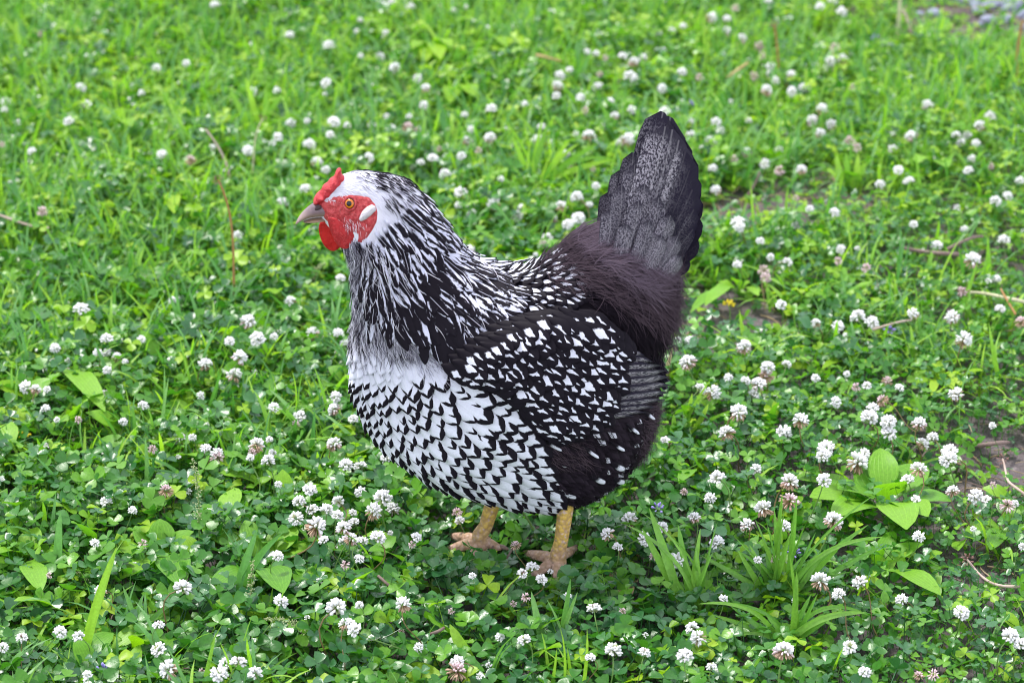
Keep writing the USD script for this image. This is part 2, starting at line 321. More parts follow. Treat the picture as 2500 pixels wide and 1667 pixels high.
# ------------------------------------------------------------------ the hen's body
OUT = np.array([(775, 494), (790, 462), (815, 443), (840, 430), (869, 424), (899, 425), (935, 431), (973, 438), (1000, 450), (1022, 473), (1044, 498), (1062, 525), (1080, 555), (1102, 588), (1126, 624), (1160, 650), (1201, 664), (1240, 670), (1276, 668), (1310, 656),
    (1345, 636), (1400, 610), (1460, 592), (1530, 600), (1582, 625), (1612, 662), (1622, 710), (1618, 770), (1602, 830), (1580, 880), (1586, 930), (1588, 985), (1575, 1050), (1552, 1100), (1518, 1145), (1470, 1184), (1415, 1208), (1360, 1218), (1290, 1220), (1220, 1210),
    (1150, 1194), (1085, 1172), (1025, 1142), (972, 1104), (924, 1058), (890, 1004), (872, 950), (865, 890), (865, 845), (873, 790), (876, 740), (871, 690), (869, 645), (858, 610), (838, 585), (815, 565), (800, 548), (785, 528), (772, 510)], float)
x0, y0, GS = 740, 390, 4
gw, gh = 240, 230
gxs, gys = np.meshgrid(x0 + GS * np.arange(gw), y0 + GS * np.arange(gh))
def inflate_field(poly):
    inside = contains_xy(poly, gxs, gys)
    idx = -np.ones(inside.shape, int); idx[inside] = np.arange(inside.sum())
    rows, cols, vals = [], [], []
    jj, ii = np.nonzero(inside); me = idx[jj, ii]
    rows.append(me); cols.append(me); vals.append(np.full(len(me), 4.0))
    for dj, di in ((1, 0), (-1, 0), (0, 1), (0, -1)):
        o = idx[jj + dj, ii + di]; k = o >= 0
        rows.append(me[k]); cols.append(o[k]); vals.append(np.full(k.sum(), -1.0))
    A = sparse.csr_matrix((np.concatenate(vals), (np.concatenate(rows), np.concatenate(cols))))
    f = np.zeros(inside.shape); f[inside] = spsolve(A, np.full(len(me), float(GS * GS)))
    return f
body_poly = Polygon(spline(np.vstack([OUT, OUT[:1]]), 400)[:-1]).buffer(0)
phi = inflate_field(body_poly)
MPP = at_y(1000., 1000.)[1] * 0 + np.linalg.norm(at_y(1101., 900.) - at_y(1001., 900.)) / 100
def half_w(q):       # half width in metres at the plane pixel q
    f = ndimage.map_coordinates(phi, [(q[..., 1] - y0) / GS, (q[..., 0] - x0) / GS], order=1, mode='nearest')
    k = np.interp(q[..., 0], [800, 950, 1100, 1500, 1640], [0.60, 0.62, 0.70, 0.74, 0.66])
    return k * np.sqrt(np.maximum(f, 0) * 2.5) * MPP
def surf(c, lift=0.0):   # where the ray through pixel c meets the near side of the body
    c = np.asarray(c, float); q = c.copy()
    for _ in range(25):
        p = at_y(q[..., 0], q[..., 1]); p[..., 1] = -half_w(q) - lift
        q = q - 0.8 * (project(p) - c)
    return p
def cage(poly, step, rings=(0.0, 0.8, 2.5, 6.0), fine=None):
    pts = []
    for r in rings:
        s = poly.buffer(-r)
        for g_ in getattr(s, 'geoms', [s]):
            if g_.is_empty: continue
            L = g_.exterior.length; n = max(8, int(L / step))
            pts.append(np.array([g_.exterior.interpolate(i / n * L).coords[0] for i in range(n)]))
    nb = len(pts[0])
    a, b, c_, d = poly.bounds
    X, Y = np.meshgrid(np.arange(a, c_, step), np.arange(b, d, step)); X = X + (np.arange(X.shape[0]) % 2)[:, None] * step / 2
    k = contains_xy(poly.buffer(-max(rings) - step * 0.6), X, Y)
    P = np.vstack(pts + [np.stack([X[k], Y[k]], 1)])
    T = Delaunay(P).simplices
    cen = P[T].mean(1)
    T = T[contains_xy(poly.buffer(0.05), cen[:, 0], cen[:, 1])]
    e1, e2 = P[T[:, 1]] - P[T[:, 0]], P[T[:, 2]] - P[T[:, 0]]
    ar = e1[:, 0] * e2[:, 1] - e1[:, 1] * e2[:, 0]
    T = T[np.abs(ar) > 1e-6]; ar = ar[np.abs(ar) > 1e-6]
    T[ar < 0] = T[ar < 0][:, ::-1]
    return P, T, nb
P, T, nb = cage(body_poly, 7.0)
hw = half_w(P); hw[:nb] = 0
near = at_y(P[:, 0], P[:, 1]); far = near.copy(); near[:, 1] = -hw; far[:, 1] = hw
fmap = np.r_[np.arange(nb), len(P) + np.arange(len(P) - nb)]
bv = np.vstack([near, far[nb:]]); bf = np.vstack([T, fmap[T][:, ::-1]])
bm = trimesh.Trimesh(bv, bf, process=False)
if bm.volume < 0: bm.invert()
bv, bf = np.array(bm.vertices), np.array(bm.faces)
bn = np.array(bm.vertex_normals)
tree = cKDTree(bv)
def npx(p): q = np.array(p, float).copy(); q[..., 1] = -np.abs(q[..., 1]); return project(q)

hen = thing('hen', 'black and white laced hen with a red face standing side-on among white clover', 'hen')
bpx = npx(bv)
head_poly = Polygon([(740, 380), (1000, 400), (1120, 600), (1010, 640), (930, 690), (880, 800), (850, 900), (820, 700), (740, 560)])
white = np.where(contains_xy(head_poly, bpx[:, 0], bpx[:, 1]), 1.0, 0.0)
white = np.where((bpx[:, 0] < 1090) & (bpx[:, 1] > 850), 0.85, white)
part('body', (bv, bf), BODY, hen, uv=np.stack([white, 0 * white], 1))

# the lie of the plumage: pixel, angle clockwise from image right
FLOW = np.array([(860, 440, 10), (900, 450, 18), (980, 460, 38), (1050, 520, 55), (1100, 600, 45), (900, 560, 78), (950, 600, 66), (930, 520, 45), (1000, 560, 52), (1050, 700, 52), (1150, 720, 40), (1200, 680, 22), (1120, 800, 58), (1000, 800, 72), (940, 760, 84), (870, 650, 98), (870, 780, 96), (880, 900, 88), (960, 900, 76), (1040, 900, 62), (900, 1000, 66),
    (1000, 1000, 52), (1100, 1000, 36), (1000, 1100, 40), (1100, 1100, 25), (1200, 1100, 15), (1150, 1180, 12), (1300, 1150, 12), (1250, 1040, 10), (1200, 960, 14), (1130, 930, 14), (1300, 900, 30), (1220, 830, 24), (1400, 780, 38), (1400, 900, 28), (1500, 900, 24), (1560, 930, 8), (1560, 860, 50), (1300, 650, -12), (1300, 720, 16), (1400, 640, -14), (1480, 590, -15), (1500, 650, 5), (1560, 700, 15),
    (1600, 800, 42), (1400, 700, 10), (1350, 1100, 30), (1450, 1080, 36), (1500, 1000, 32), (1560, 1020, 45), (1450, 1180, 28), (1350, 1200, 14)], float)
def flow(c):
    d = np.linalg.norm(c[:, None] - FLOW[None, :, :2], axis=2)
    w = 1 / (d + 12) ** 3
    a = np.radians(FLOW[:, 2])
    v = np.stack([w @ np.cos(a), w @ np.sin(a)], 1)
    return v / np.linalg.norm(v, axis=1, keepdims=True)
def tangent(p, n):
    d = flow(npx(p)); d3 = d[:, :1] * RGT - d[:, 1:] * UPV
    nn = n.copy(); sgn = np.where(p[:, 1] > 0, -1.0, 1.0); nn[:, 1] *= sgn
    fn = nn @ FWD
    fn = np.where(np.abs(fn) < 0.45, np.where(fn < 0, -0.45, 0.45), fn)
    t = d3 - (np.sum(d3 * nn, 1) / fn)[:, None] * FWD
    t -= np.sum(t * nn, 1, keepdims=True) * nn
    t /= np.linalg.norm(t, axis=1, keepdims=True)
    t[:, 1] *= sgn
    return t
def conform(p, lift):
    sh = p.shape; q = p.reshape(-1, 3)
    d, i = tree.query(q, k=6)
    w = 1 / (d + 1e-4) ** 2; w /= w.sum(1, keepdims=True)
    c = (bv[i] * w[..., None]).sum(1); n = (bn[i] * w[..., None]).sum(1); n /= np.linalg.norm(n, axis=1, keepdims=True)
    q = q - np.sum((q - c) * n, 1, keepdims=True) * n + n * np.asarray(lift).reshape(-1, 1)
    return q.reshape(sh)
PROFILE = {
    'round': ([0, .15, .35, .6, .7, .78, .87, .93, .975, 1], [.12, .45, .78, 1, .968, .893, .738, .565, .348, .06]),
    'long': ([0, .2, .5, .66, .78, .87, .93, .975, 1], [.35, .7, 1, .98, .86, .66, .48, .28, .05]),
    'lance': ([0, .15, .45, .7, .88, 1], [.3, .75, 1, .8, .42, .03]),
    'paddle': ([0, .2, .5, .8, .9, .95, .98, 1], [.25, .6, .9, 1, .88, .68, .45, .12])}
NU, NV = 7, 9
FQ = quads(NU, NV)
vv = np.array([0, .25, .5, .66, .78, .87, .93, .975, 1.0])
def feathers(p, n, t, L, Wd, prof, l0, l1, camber=0.0012, lift=0.0, tip_bend=0.0):
    """Feathers from base points: returns (N, NV*NU, 3) points and their uv."""
    s = np.cross(n, t); N = len(p)
    u = np.linspace(-1, 1, NU); w = np.interp(vv, *PROFILE[prof])
    lat = (w[:, None] * u[None])                                       # NV,NU
    ctr = p[:, None] + t[:, None] * (vv[None, :, None] * L[:, None, None])
    pts = ctr[:, :, None] + s[:, None, None] * (lat[None, :, :, None] * (Wd / 2)[:, None, None, None])
    lf = l0 + l1 * vv[None, :, None] ** 1.3 - camber * (u[None, None] ** 2) + np.asarray(lift).reshape(-1, 1, 1) + rng.uniform(-.0010, .0026, (N, 1, 1)) * vv[None, :, None]
    lf = np.broadcast_to(lf, (N, NV, NU))
    pts = conform(pts, lf)
    uv = np.stack([lat, np.broadcast_to(vv[:, None], lat.shape)], -1).reshape(-1, 2)
    return pts.reshape(N, -1, 3), uv
cand, fi = trimesh.sample.sample_surface(bm, 60000, seed=3)
cn = bm.face_normals[fi]
k = cand[:, 1] < 0.004
cand, cn = cand[k], cn[k]
cpx = npx(cand)
def tract(poly, radius, extra=None):
    """Evenly spread base points whose pixel lies in the outline."""
    m = contains_xy(Polygon(poly), cpx[:, 0], cpx[:, 1])
    idx = np.nonzero(m)[0]; idx = rng.permutation(idx)
    r = radius(cpx[idx]) if callable(radius) else np.full(len(idx), radius)
    taken, out = cKDTree(cand[idx]), []
    dead = np.zeros(len(idx), bool)
    for a in range(len(idx)):
        if dead[a]: continue
        out.append(a); dead[taken.query_ball_point(cand[idx[a]], r[a])] = True
    # a few rounds of evening out, so that the vanes lie in staggered rows
    wgt = (r.min() / r) ** 2; sub = rng.random(len(idx)) < wgt
    seeds, pool = cand[idx[out]].copy(), cand[idx[sub]]
    for _ in range(14):
        own = cKDTree(seeds).query(pool)[1]; cnt = np.bincount(own, minlength=len(seeds))
        mean = np.stack([np.bincount(own, pool[:, q], len(seeds)) for q in range(3)], 1) / np.maximum(cnt, 1)[:, None]
        seeds = np.where(cnt[:, None] > 0, mean, seeds)
    i = np.unique(idx[taken.query(seeds)[1]])
    p = cand[i]; _, nb_ = tree.query(p, k=5)
    n = bn[nb_].mean(1); n /= np.linalg.norm(n, axis=1, keepdims=True)
    return p, n, tangent(p, n), cpx[i]
far_bits = {}
def plant(name, pts, uv, mat, p, n):
    """Feathers turned to the camera are parts of their own, the mirrored far side is one piece per tract."""
    vis = (n @ FWD) < 0.35
    order = np.argsort(np.where(vis, n @ FWD, 9))
    for c_, a in enumerate(order):
        if vis[a] and c_ < 300: part(name, (pts[a], FQ), mat, hen, uv=uv)
        else: far_bits.setdefault(mat, []).append((pts[a], uv))
    mir = pts.copy(); mir[:, :, 1] *= -1
    for a in range(len(p)):
        if p[a, 1] < -0.006: far_bits.setdefault(mat, []).append((mir[a], uv))
M = MPP
# thigh and rear: dark soft feathers
p, n, t, c = tract([(1230, 960), (1330, 980), (1520, 900), (1660, 900), (1640, 1100), (1560, 1200), (1420, 1260), (1260, 1260), (1290, 1140), (1240, 1040)], 16 * M)
pts, uv = feathers(p, n, t, np.full(len(p), 78 * M), np.full(len(p), 36 * M), 'lance', .0005, .006)
plant('thigh_feather', pts, uv, FM['thigh'], p, n)
# breast: laced feathers, small in front, larger towards the side
def brad(c_): return np.interp(c_[:, 0], [860, 950, 1080, 1200, 1350], [15, 21, 27, 29, 27]) * M
p, n, t, c = tract([(840, 830), (950, 850), (1040, 880), (1090, 900), (1130, 960), (1140, 1060), (1200, 1110), (1280, 1180), (1300, 1260), (1100, 1260), (950, 1180), (840, 1000)], brad)
L = np.interp(c[:, 0], [860, 950, 1080, 1200], [70, 94, 114, 120]) * M * rng.uniform(.95, 1.05, len(p)); Wd = np.interp(c[:, 0], [860, 950, 1080, 1200], [36, 50, 62, 66]) * M
pts, uv = feathers(p - t * (L * 0.5)[:, None], n, t, L, Wd, 'round', .001, .0072, camber=.0045)
top = (c[:, 1] < 905 - .10 * (c[:, 0] - 860)) & (c[:, 0] < 1010)
plant('breast_feather', pts[~top], uv, FM['laced'], p[~top], n[~top])
plant('upper_breast_feather', pts[top], uv, FM['plain'], p[top], n[top])
# side: bold feathers with wide black edges between breast and thigh
p, n, t, c = tract([(1090, 890), (1210, 880), (1260, 960), (1250, 1010), (1300, 1080), (1330, 1180), (1380, 1260), (1290, 1260), (1270, 1180), (1190, 1100), (1140, 1060), (1130, 960)], 28 * M)
L = rng.uniform(106, 128, len(p)) * M
pts, uv = feathers(p - t * (L * 0.45)[:, None], n, t, L, rng.uniform(62, 72, len(p)) * M, 'round', .0015, .0075, camber=.005, lift=.001)
plant('side_feather', pts, uv, FM['bold'], p, n)
# back and saddle
p, n, t, c = tract([(1150, 610), (1240, 625), (1290, 615), (1420, 575), (1470, 640), (1420, 720), (1330, 770), (1230, 790), (1160, 760), (1110, 690)], 15 * M)
pts, uv = feathers(p - t * 25 * M, n, t, rng.uniform(58, 74, len(p)) * M, rng.uniform(22, 30, len(p)) * M, 'round', .001, .0045)
plant('saddle_feather', pts, uv, FM['back'], p, n)
# wing: coverts over a raised fold, then the peppered flight feathers at its end
FK = [(1572, 1011), (1587, 1025), (1537, 1043), (1506, 1085), (1560, 1097), (1503, 1131), (1553, 1131), (1581, 1117), (1459, 1161), (1503, 1162), (1532, 1170), (1383, 1195), (1453, 1212), (1490, 1208), (1414, 1216), (1406, 1237), (1350, 1080), (1440, 1095)]
p = surf(np.array(FK, float)); _, j_ = tree.query(p); n = bn[j_]; t = tangent(p, n)
big_ = 1 + .8 * (np.array([q[1] for q in FK]) > 1100)
pts, uv = feathers(p - t * 40 * M, n, t, rng.uniform(50, 66, len(p)) * M, 11 * big_ * M, 'long', .0075, .002)
plant('spotted_feather', pts, uv, FM['fleck'], p, n)
WING = Polygon([(1095, 895), (1140, 850), (1220, 800), (1330, 770), (1455, 765), (1530, 840), (1590, 880), (1612, 930), (1570, 985), (1480, 1005), (1390, 1050), (1345, 1062), (1300, 1030), (1275, 985), (1200, 940), (1130, 925)])
def wing_lift(c_):
    d = np.array([WING.exterior.distance(Point(*a)) for a in c_]); return .012 * np.clip(d / 34, 0, 1) ** .45 + .004
p, n, t, c = tract(WING.buffer(-4).exterior.coords, 16 * M)
k = c[:, 0] < 1480 + .25 * (950 - c[:, 1])
p, n, t, c = p[k], n[k], t[k], c[k]
L = np.interp(c[:, 0], [1100, 1250, 1500], [62, 70, 76]) * M * rng.uniform(.93, 1.07, len(p))
pts, uv = feathers(p - t * (L * .55)[:, None], n, t, L, np.interp(c[:, 0], [1100, 1300, 1500], [39, 42, 44]) * M, 'round', .001, .0062, camber=.0022, lift=wing_lift(c))
plant('wing_feather', pts, uv, FM['covert'], p, n)
fl = [((1330, 1040), (1535, 1006), 24), ((1345, 1030), (1560, 998), 25), ((1355, 1018), (1580, 986), 26), ((1365, 1002), (1596, 972), 27), ((1375, 984), (1606, 955), 28), ((1385, 962), (1609, 938), 30), ((1395, 938), (1605, 920), 31), ((1405, 914), (1596, 903), 31), ((1410, 890), (1584, 887), 31), ((1415, 866), (1570, 871), 30), ((1420, 842), (1552, 857), 28)]
for i, (a, b, w_) in enumerate(fl):
    pp = spline([np.array(a, float), (np.array(a) + b) / 2 - [0, 9 - 1.0 * i], np.array(b, float)], 9)     # the quill's line, bowed over the flank
    C_ = surf(pp); _, j_ = tree.query(C_); n_ = bn[j_]; n_ = n_.mean(0) * .5 + n_ * .5; n_ /= np.linalg.norm(n_, axis=1, keepdims=True)
    tg = np.gradient(C_, axis=0); sd = np.cross(n_, tg); sd /= np.linalg.norm(sd, axis=1, keepdims=True)
    u = np.linspace(-1, 1, NU); w = np.interp(np.linspace(0, 1, 9), [0, .5, .8, .93, 1], [.6, 1, .95, .6, .08])
    lat = w[:, None] * u[None]
    v_ = C_[:, None] + sd[:, None] * (lat * w_ * M / 2)[..., None] + n_[:, None] * (.010 + .0005 * i - .0022 * u ** 2 + .0028 * u)[None, :, None]
    st_uv = np.stack([lat, np.broadcast_to(np.linspace(0, 1, 9)[:, None], lat.shape)], -1).reshape(-1, 2)
    for m_ in (1, -1): part('flight_feather', (v_.reshape(-1, 3) * [1, m_, 1], FQ), FM['flight'], hen, uv=st_uv)
# neck: long pointed hackles
NECK = [(900, 615), (945, 570), (990, 520), (1040, 480), (1085, 550), (1130, 612), (1200, 650), (1230, 720), (1200, 800), (1120, 850), (1020, 800), (950, 770), (905, 740), (885, 680)]
p, n, t, c = tract(NECK, 15 * M)
low = np.clip((c[:, 1] - 500) / 300, 0, 1)
L = (58 + 75 * low) * M * rng.uniform(.65, 1.3, len(p)); aj = rng.normal(0, .17, (len(p), 1)); t = t * np.cos(aj) + np.cross(n, t) * np.sin(aj)
pts, uv = feathers(p - t * (L * .35)[:, None], n, t, L, (15 + 19 * low) * M, 'long', .001, .0036 , lift=.001 + .004 * low)
HD, HL = Polygon([(975, 650), (1060, 640), (1085, 700), (1130, 800), (1120, 880), (1000, 880), (920, 780), (930, 700)]), Polygon([(1080, 600), (1130, 600), (1260, 650), (1250, 760), (1200, 800), (1130, 720)])
kd, kl = contains_xy(HD, c[:, 0], c[:, 1]) & (rng.random(len(c)) < .74), contains_xy(HL, c[:, 0], c[:, 1]) & (rng.random(len(c)) < .45)
kl |= (c[:, 1] < 640) & (rng.random(len(c)) < .28)
hcount = 0
for sel_, mat_ in ((kd, 'hackle_dark'), (kl & ~kd, 'hackle_light'), (~kd & ~kl, 'hackle')):
    plant('hackle_feather', pts[sel_], uv, FM[mat_], p[sel_], n[sel_])
for mat, bits in far_bits.items():
    v, f = join([(b, FQ) for b, _ in bits])
    part('far_side_plumage', (v, f), mat, hen, uv=np.vstack([u for _, u in bits]), kind='stuff')

# soft strands: head, throat, cushion, thigh
def strands(name, poly, count, length, mat, width, up=0.25, jit=0.35, lift=0.0, mirror=True, curl=0.25, base=0.0, lock=0.35):
    m = np.nonzero(contains_xy(Polygon(poly), cpx[:, 0], cpx[:, 1]))[0]
    i = rng.choice(m, count); p = cand[i] + rng.normal(0, .002, (count, 3))
    _, nb_ = tree.query(p); n = bn[nb_]; t = tangent(p, n)
    if mirror:
        sgn = np.where(rng.random(count) < 0.3, -1.0, 1.0)[:, None] * [0, 1, 0] + [1, 0, 1]
        p, n, t = p * sgn, n * sgn, t * sgn
    t = t + rng.normal(0, jit, (count, 3)) * 0.5; t -= np.sum(t * n, 1, keepdims=True) * n * 0.8; t /= np.linalg.norm(t, axis=1, keepdims=True)
    la = (fnoise(p * [90, 60, 90], 31) - .5)[:, None] * 2 * lock; t = t * np.cos(la) + np.cross(n, t) * np.sin(la)
    L = length * M * rng.uniform(.55, 1.25, count); s = np.linspace(0, 1, 5)
    side = np.cross(n, t); bend = rng.normal(0, curl, count)
    lf = lift + base * rng.random((count, 1)) + up * L[:, None] * (s[None] ** 0.8) * rng.uniform(.3, 1.3, (count, 1))
    pts = conform((p[:, None] + t[:, None] * (s[None, :, None] * L[:, None, None]) + side[:, None] * ((s ** 2)[None, :, None] * (bend * L)[:, None, None])), lf)
    curves(name, pts, width * np.array([1, .95, .8, .55, .15]) * rng.uniform(.6, 1.3, (count, 1)), mat, hen, kind='stuff')
HEAD = [(775, 475), (800, 440), (860, 400), (980, 420), (1040, 470), (1090, 560), (1010, 620), (900, 640), (850, 640), (820, 570), (905, 585), (935, 520), (905, 470), (840, 468), (790, 490)]
strands('head_plumage', HEAD, 7000, 24, STR['white'], .00075, up=.06, jit=.2, lift=.0006)
strands('head_plumage', [(905, 430), (980, 420), (1045, 470), (1095, 570), (1000, 600), (950, 530), (930, 470)], 330, 24, STR['black'], .0009, up=.05, jit=.12, lift=.0025, curl=.1)
strands('head_plumage', [(850, 425), (980, 425), (1010, 520), (930, 500), (900, 460)], 220, 14, STR['grey'], .0006, up=.05, jit=.2, lift=.0016, curl=.1)
strands('head_plumage', [(880, 425), (980, 425), (1010, 470), (930, 470)], 140, 13, STR['black'], .0007, up=.04, jit=.12, lift=.0022, curl=.1)
strands('neck_plumage', [(880, 585), (960, 560), (1060, 600), (1200, 660), (1190, 800), (1090, 830), (960, 770), (890, 740)], 80, 58, STR['white'], .00055, up=.10, jit=.28, lift=.004, base=.006)
THROAT = [(840, 585), (905, 590), (960, 640), (985, 760), (1010, 840), (950, 880), (870, 860), (845, 830), (850, 700), (845, 640)]
strands('throat_fluff', THROAT, 4200, 38, STR['grey'], .0005, up=.28, jit=.5, base=.004)
strands('throat_fluff', THROAT, 1900, 36, STR['white'], .00045, up=.34, jit=.5, base=.005)
strands('throat_fluff', THROAT, 2800, 42, STR['black'], .0006, up=.22, jit=.45, base=.005)
CUSH = [(1345, 600), (1420, 560), (1500, 560), (1600, 600), (1680, 680), (1680, 800), (1610, 862), (1560, 838), (1475, 775), (1420, 740), (1440, 680), (1400, 640)]
SEAM = [(870, 810), (940, 800), (1020, 850), (1090, 880), (1080, 920), (1000, 900), (930, 890), (870, 880)]
strands('throat_fluff', SEAM, 900, 40, STR['grey'], .00045, up=.2, jit=.5, base=.004)
strands('throat_fluff', SEAM, 700, 44, STR['white'], .00045, up=.25, jit=.5, base=.005)
strands('cushion_fluff', CUSH, 7000, 58, STR['dark'], .00050, up=.32, jit=.55, base=.010, lock=.8)
strands('cushion_fluff', [(1345, 600), (1420, 560), (1500, 560), (1600, 600), (1670, 680), (1650, 760), (1560, 780), (1460, 730), (1420, 690)], 6500, 54, STR['brown'], .00044, up=.36, jit=.6, base=.013, lock=.8)
strands('cushion_fluff', [(1380, 590), (1460, 560), (1600, 600), (1640, 680), (1560, 720), (1450, 660)], 6500, 50, STR['mauve'], .00042, up=.42, jit=.6, base=.015, lock=.8)
strands('cushion_fluff', [(1300, 650), (1345, 600), (1420, 570), (1460, 640), (1440, 740), (1380, 720)], 700, 46, STR['brown'], .0004, up=.4, jit=.6, base=.006, lock=.8)
strands('cushion_fluff', [(1540, 600), (1640, 640), (1690, 720), (1680, 830), (1600, 870), (1580, 760)], 1600, 66, STR['brown'], .00036, up=.75, jit=.8, base=.01, lock=.9)
REAR = [(1300, 1010), (1420, 1060), (1540, 1015), (1612, 985), (1650, 990), (1620, 1100), (1520, 1190), (1400, 1250), (1320, 1230), (1310, 1110)]
strands('thigh_fluff', REAR, 4600, 44, STR['dark'], .0005, up=.22, jit=.4, base=.006)
strands('thigh_fluff', [(1310, 1030), (1400, 1050), (1440, 1130), (1340, 1130)], 500, 46, STR['brown'], .0004, up=.22, jit=.3, base=.007)
strands('thigh_fluff', [(1560, 1010), (1618, 940), (1650, 940), (1620, 1090), (1540, 1150)], 1500, 50, STR['brown'], .00042, up=.5, jit=.5, base=.006)

# tail: a folded fan of broad feathers, the near half mirrored on the far side
def blade(base, tip, w_, yb, yt, bow, prof, fold=.006, roll=.3):
    A, B = at_y(base[0], base[1], 0.0), at_y(tip[0], tip[1], 0.0)
    A[1], B[1] = yb, yt
    t_ = B - A; Ln = np.linalg.norm(t_); s_ = np.cross([0, 1.0, 0], t_); s_ /= np.linalg.norm(s_); nrm = np.cross(t_ / Ln, s_)
    v = np.linspace(0, 1, 12) ** .9; u = np.linspace(-1, 1, 5); w = np.interp(v, *PROFILE[prof])
    lat = w[:, None] * u[None]
    c = A + v[:, None] * t_ + s_ * (bow * 4 * v * (1 - v))[:, None] * Ln
    pts = c[:, None] + s_ * (lat * w_ * M / 2)[..., None] + nrm * (fold * np.abs(lat) ** 1.5 + roll * lat * w_ * M / 2)[..., None]
    return pts.reshape(-1, 3), quads(5, 12), np.stack([lat, np.broadcast_to(v[:, None], lat.shape)], -1).reshape(-1, 2)
strands('face_bristle', [(825, 540), (850, 530), (885, 545), (905, 560), (880, 575), (850, 560)], 80, 11, STR['white'], .00032, up=.25, jit=.3, lift=.0022)
TAIL = [((1492, 640), (1622, 296), 96, -.022, -.012, .05), ((1506, 645), (1640, 306), 108, -.020, -.009, .05), ((1520, 650), (1656, 334), 112, -.018, -.006, .05), ((1530, 655), (1672, 366), 112, -.015, -.003, .05), ((1540, 660), (1682, 412), 112, -.012, .0, .05),
        ((1548, 668), (1690, 462), 108, -.009, .002, .05), ((1555, 675), (1694, 512), 104, -.006, .004, .05), ((1560, 682), (1692, 562), 96, -.003, .006, .05), ((1565, 690), (1676, 612), 84, 0, .008, .04)]
for i, (a, b, w_, yb, yt, bow) in enumerate(TAIL):
    for m_ in (1, -1):
        v, f, uv = blade(a, b, w_, yb - .004, yt - .004, bow, 'paddle')
        v = v * [1, m_, 1] + ([0, .012, 0] if m_ < 0 else [0, 0, 0])
        part('tail_feather', (v, f), FM['pepper' if i < 3 else 'taildark'], hen, uv=uv * [1 if i < 7 else -1, 1])
COV = [((1462, 640), (1548, 388), 60, -.026, -.018), ((1458, 650), (1516, 436), 56, -.028, -.022), ((1476, 650), (1572, 430), 56, -.030, -.023), ((1452, 650), (1488, 492), 52, -.030, -.025), ((1490, 655), (1556, 468), 52, -.033, -.027), ((1508, 660), (1606, 462), 54, -.031, -.024), ((1512, 665), (1582, 512), 48, -.036, -.030), ((1526, 670), (1634, 505), 52, -.032, -.024), ((1536, 675), (1612, 548), 46, -.036, -.030), ((1550, 680), (1652, 556), 48, -.032, -.024), ((1560, 690), (1660, 604), 46, -.032, -.024), ((1474, 655), (1528, 520), 46, -.037, -.032)]
for i, (a, b, w_, yb, yt) in enumerate(COV):
    for m_ in (1, -1):
        v, f, uv = blade(a, b, w_, yb, yt, .07, 'paddle', .004, roll=.25 + .2 * math.sin(i * 2.1))
        part('tail_covert', (v * [1, m_, 1], f), FM['tailcovert'], hen, uv=uv)

# face, comb, beak, eyes, earlobes, wattles
def patch(name, poly, mat, dome, sink, edge, bumps, step=3.0, **kw):
    pl = Polygon(poly).buffer(2, join_style=1).buffer(-2)
    P, T, nb_ = cage(pl, step, (0.0, 1.5, 4.0))
    d = np.array([pl.exterior.distance(Point(*a)) for a in P])
    pr = np.sqrt(np.clip(1 - (1 - np.clip(d / edge, 0, 1)) ** 2, 0, 1))
    lf = sink + dome * pr + bumps * (meshkit.fbm(np.c_[P * .11, 0 * d], 3, 5) - .5) * pr
    v = surf(P); _, j = tree.query(v); v = v + bn[j] * lf[:, None]
    part(name, (v, T), mat, hen, **kw)
    part(name, (v * [1, -1, 1], T[:, ::-1]), mat, hen, **kw)
patch('face_skin', [(768, 496), (800, 486), (812, 478), (838, 475), (874, 476), (902, 481), (917, 498), (923, 519), (921, 540), (911, 561), (897, 581), (882, 594), (872, 591), (874, 574), (866, 568), (856, 568), (840, 562), (822, 558), (806, 549), (792, 534), (776, 508)], FACE, .0022, -.0010, 9, .003)
patch('earlobe', [(876, 534), (884, 516), (895, 505), (908, 499), (917, 504), (918, 514), (908, 525), (894, 536), (882, 541)], LOBE, .0038, .0008, 12, .0012)
def slab(name, poly, y, thick, mat, noise_amp=0.0, step=3.0, uv=False, **kw):
    """A rounded piece whose outline is the given pixels at depth y."""
    pl = Polygon(spline(np.vstack([poly, poly[:1]]), 120)[:-1]).buffer(0)
    P, T, nb_ = cage(pl, step, (0.0, .6, 1.8, 4.0))
    d = np.array([pl.exterior.distance(Point(*a)) for a in P]); R = d.max()
    h = thick * np.sqrt(np.clip(1 - (1 - d / R) ** 2, 0, 1)); h[:nb_] = 0
    a = at_y(P[:, 0], P[:, 1], y); b = a.copy()
    nz = noise_amp * (meshkit.fbm(np.c_[P * .10, 0 * d], 3, 9) - .45) * np.clip(d / R * 2, 0, 1)
    a[:, 1] -= h + nz; b[:, 1] += h + nz
    fm = np.r_[np.arange(nb_), len(P) + np.arange(len(P) - nb_)]
    v = np.vstack([a, b[nb_:]]); f = np.vstack([T, fm[T][:, ::-1]])
    q = np.vstack([P, P[nb_:]])
    st = np.stack([(q[:, 0] - 720) / 90, (548 - q[:, 1]) / 52], 1) if uv else None
    part(name, (v, f), mat, hen, uv=st, **kw)
slab('comb', [(765, 496), (769, 478), (778, 468), (784, 462), (789, 452), (798, 446), (806, 436), (814, 431), (819, 420), (826, 411), (832, 412), (834, 424), (842, 434), (842, 443), (830, 456), (818, 470), (806, 483), (790, 492), (776, 499)], -.004, .0085, COMB, .0075, step=2.6)
slab('upper_beak', [(721, 549), (727, 533), (740, 516), (756, 502), (772, 494), (800, 492), (840, 496), (850, 520), (820, 527), (796, 527), (775, 528), (755, 531), (738, 538)], -.004, .0095, BEAK, uv=True)
slab('lower_beak', [(738, 541), (756, 534), (780, 531), (815, 530), (840, 525), (840, 540), (806, 540), (782, 541), (758, 543)], -.004, .0075, BEAK, uv=True)
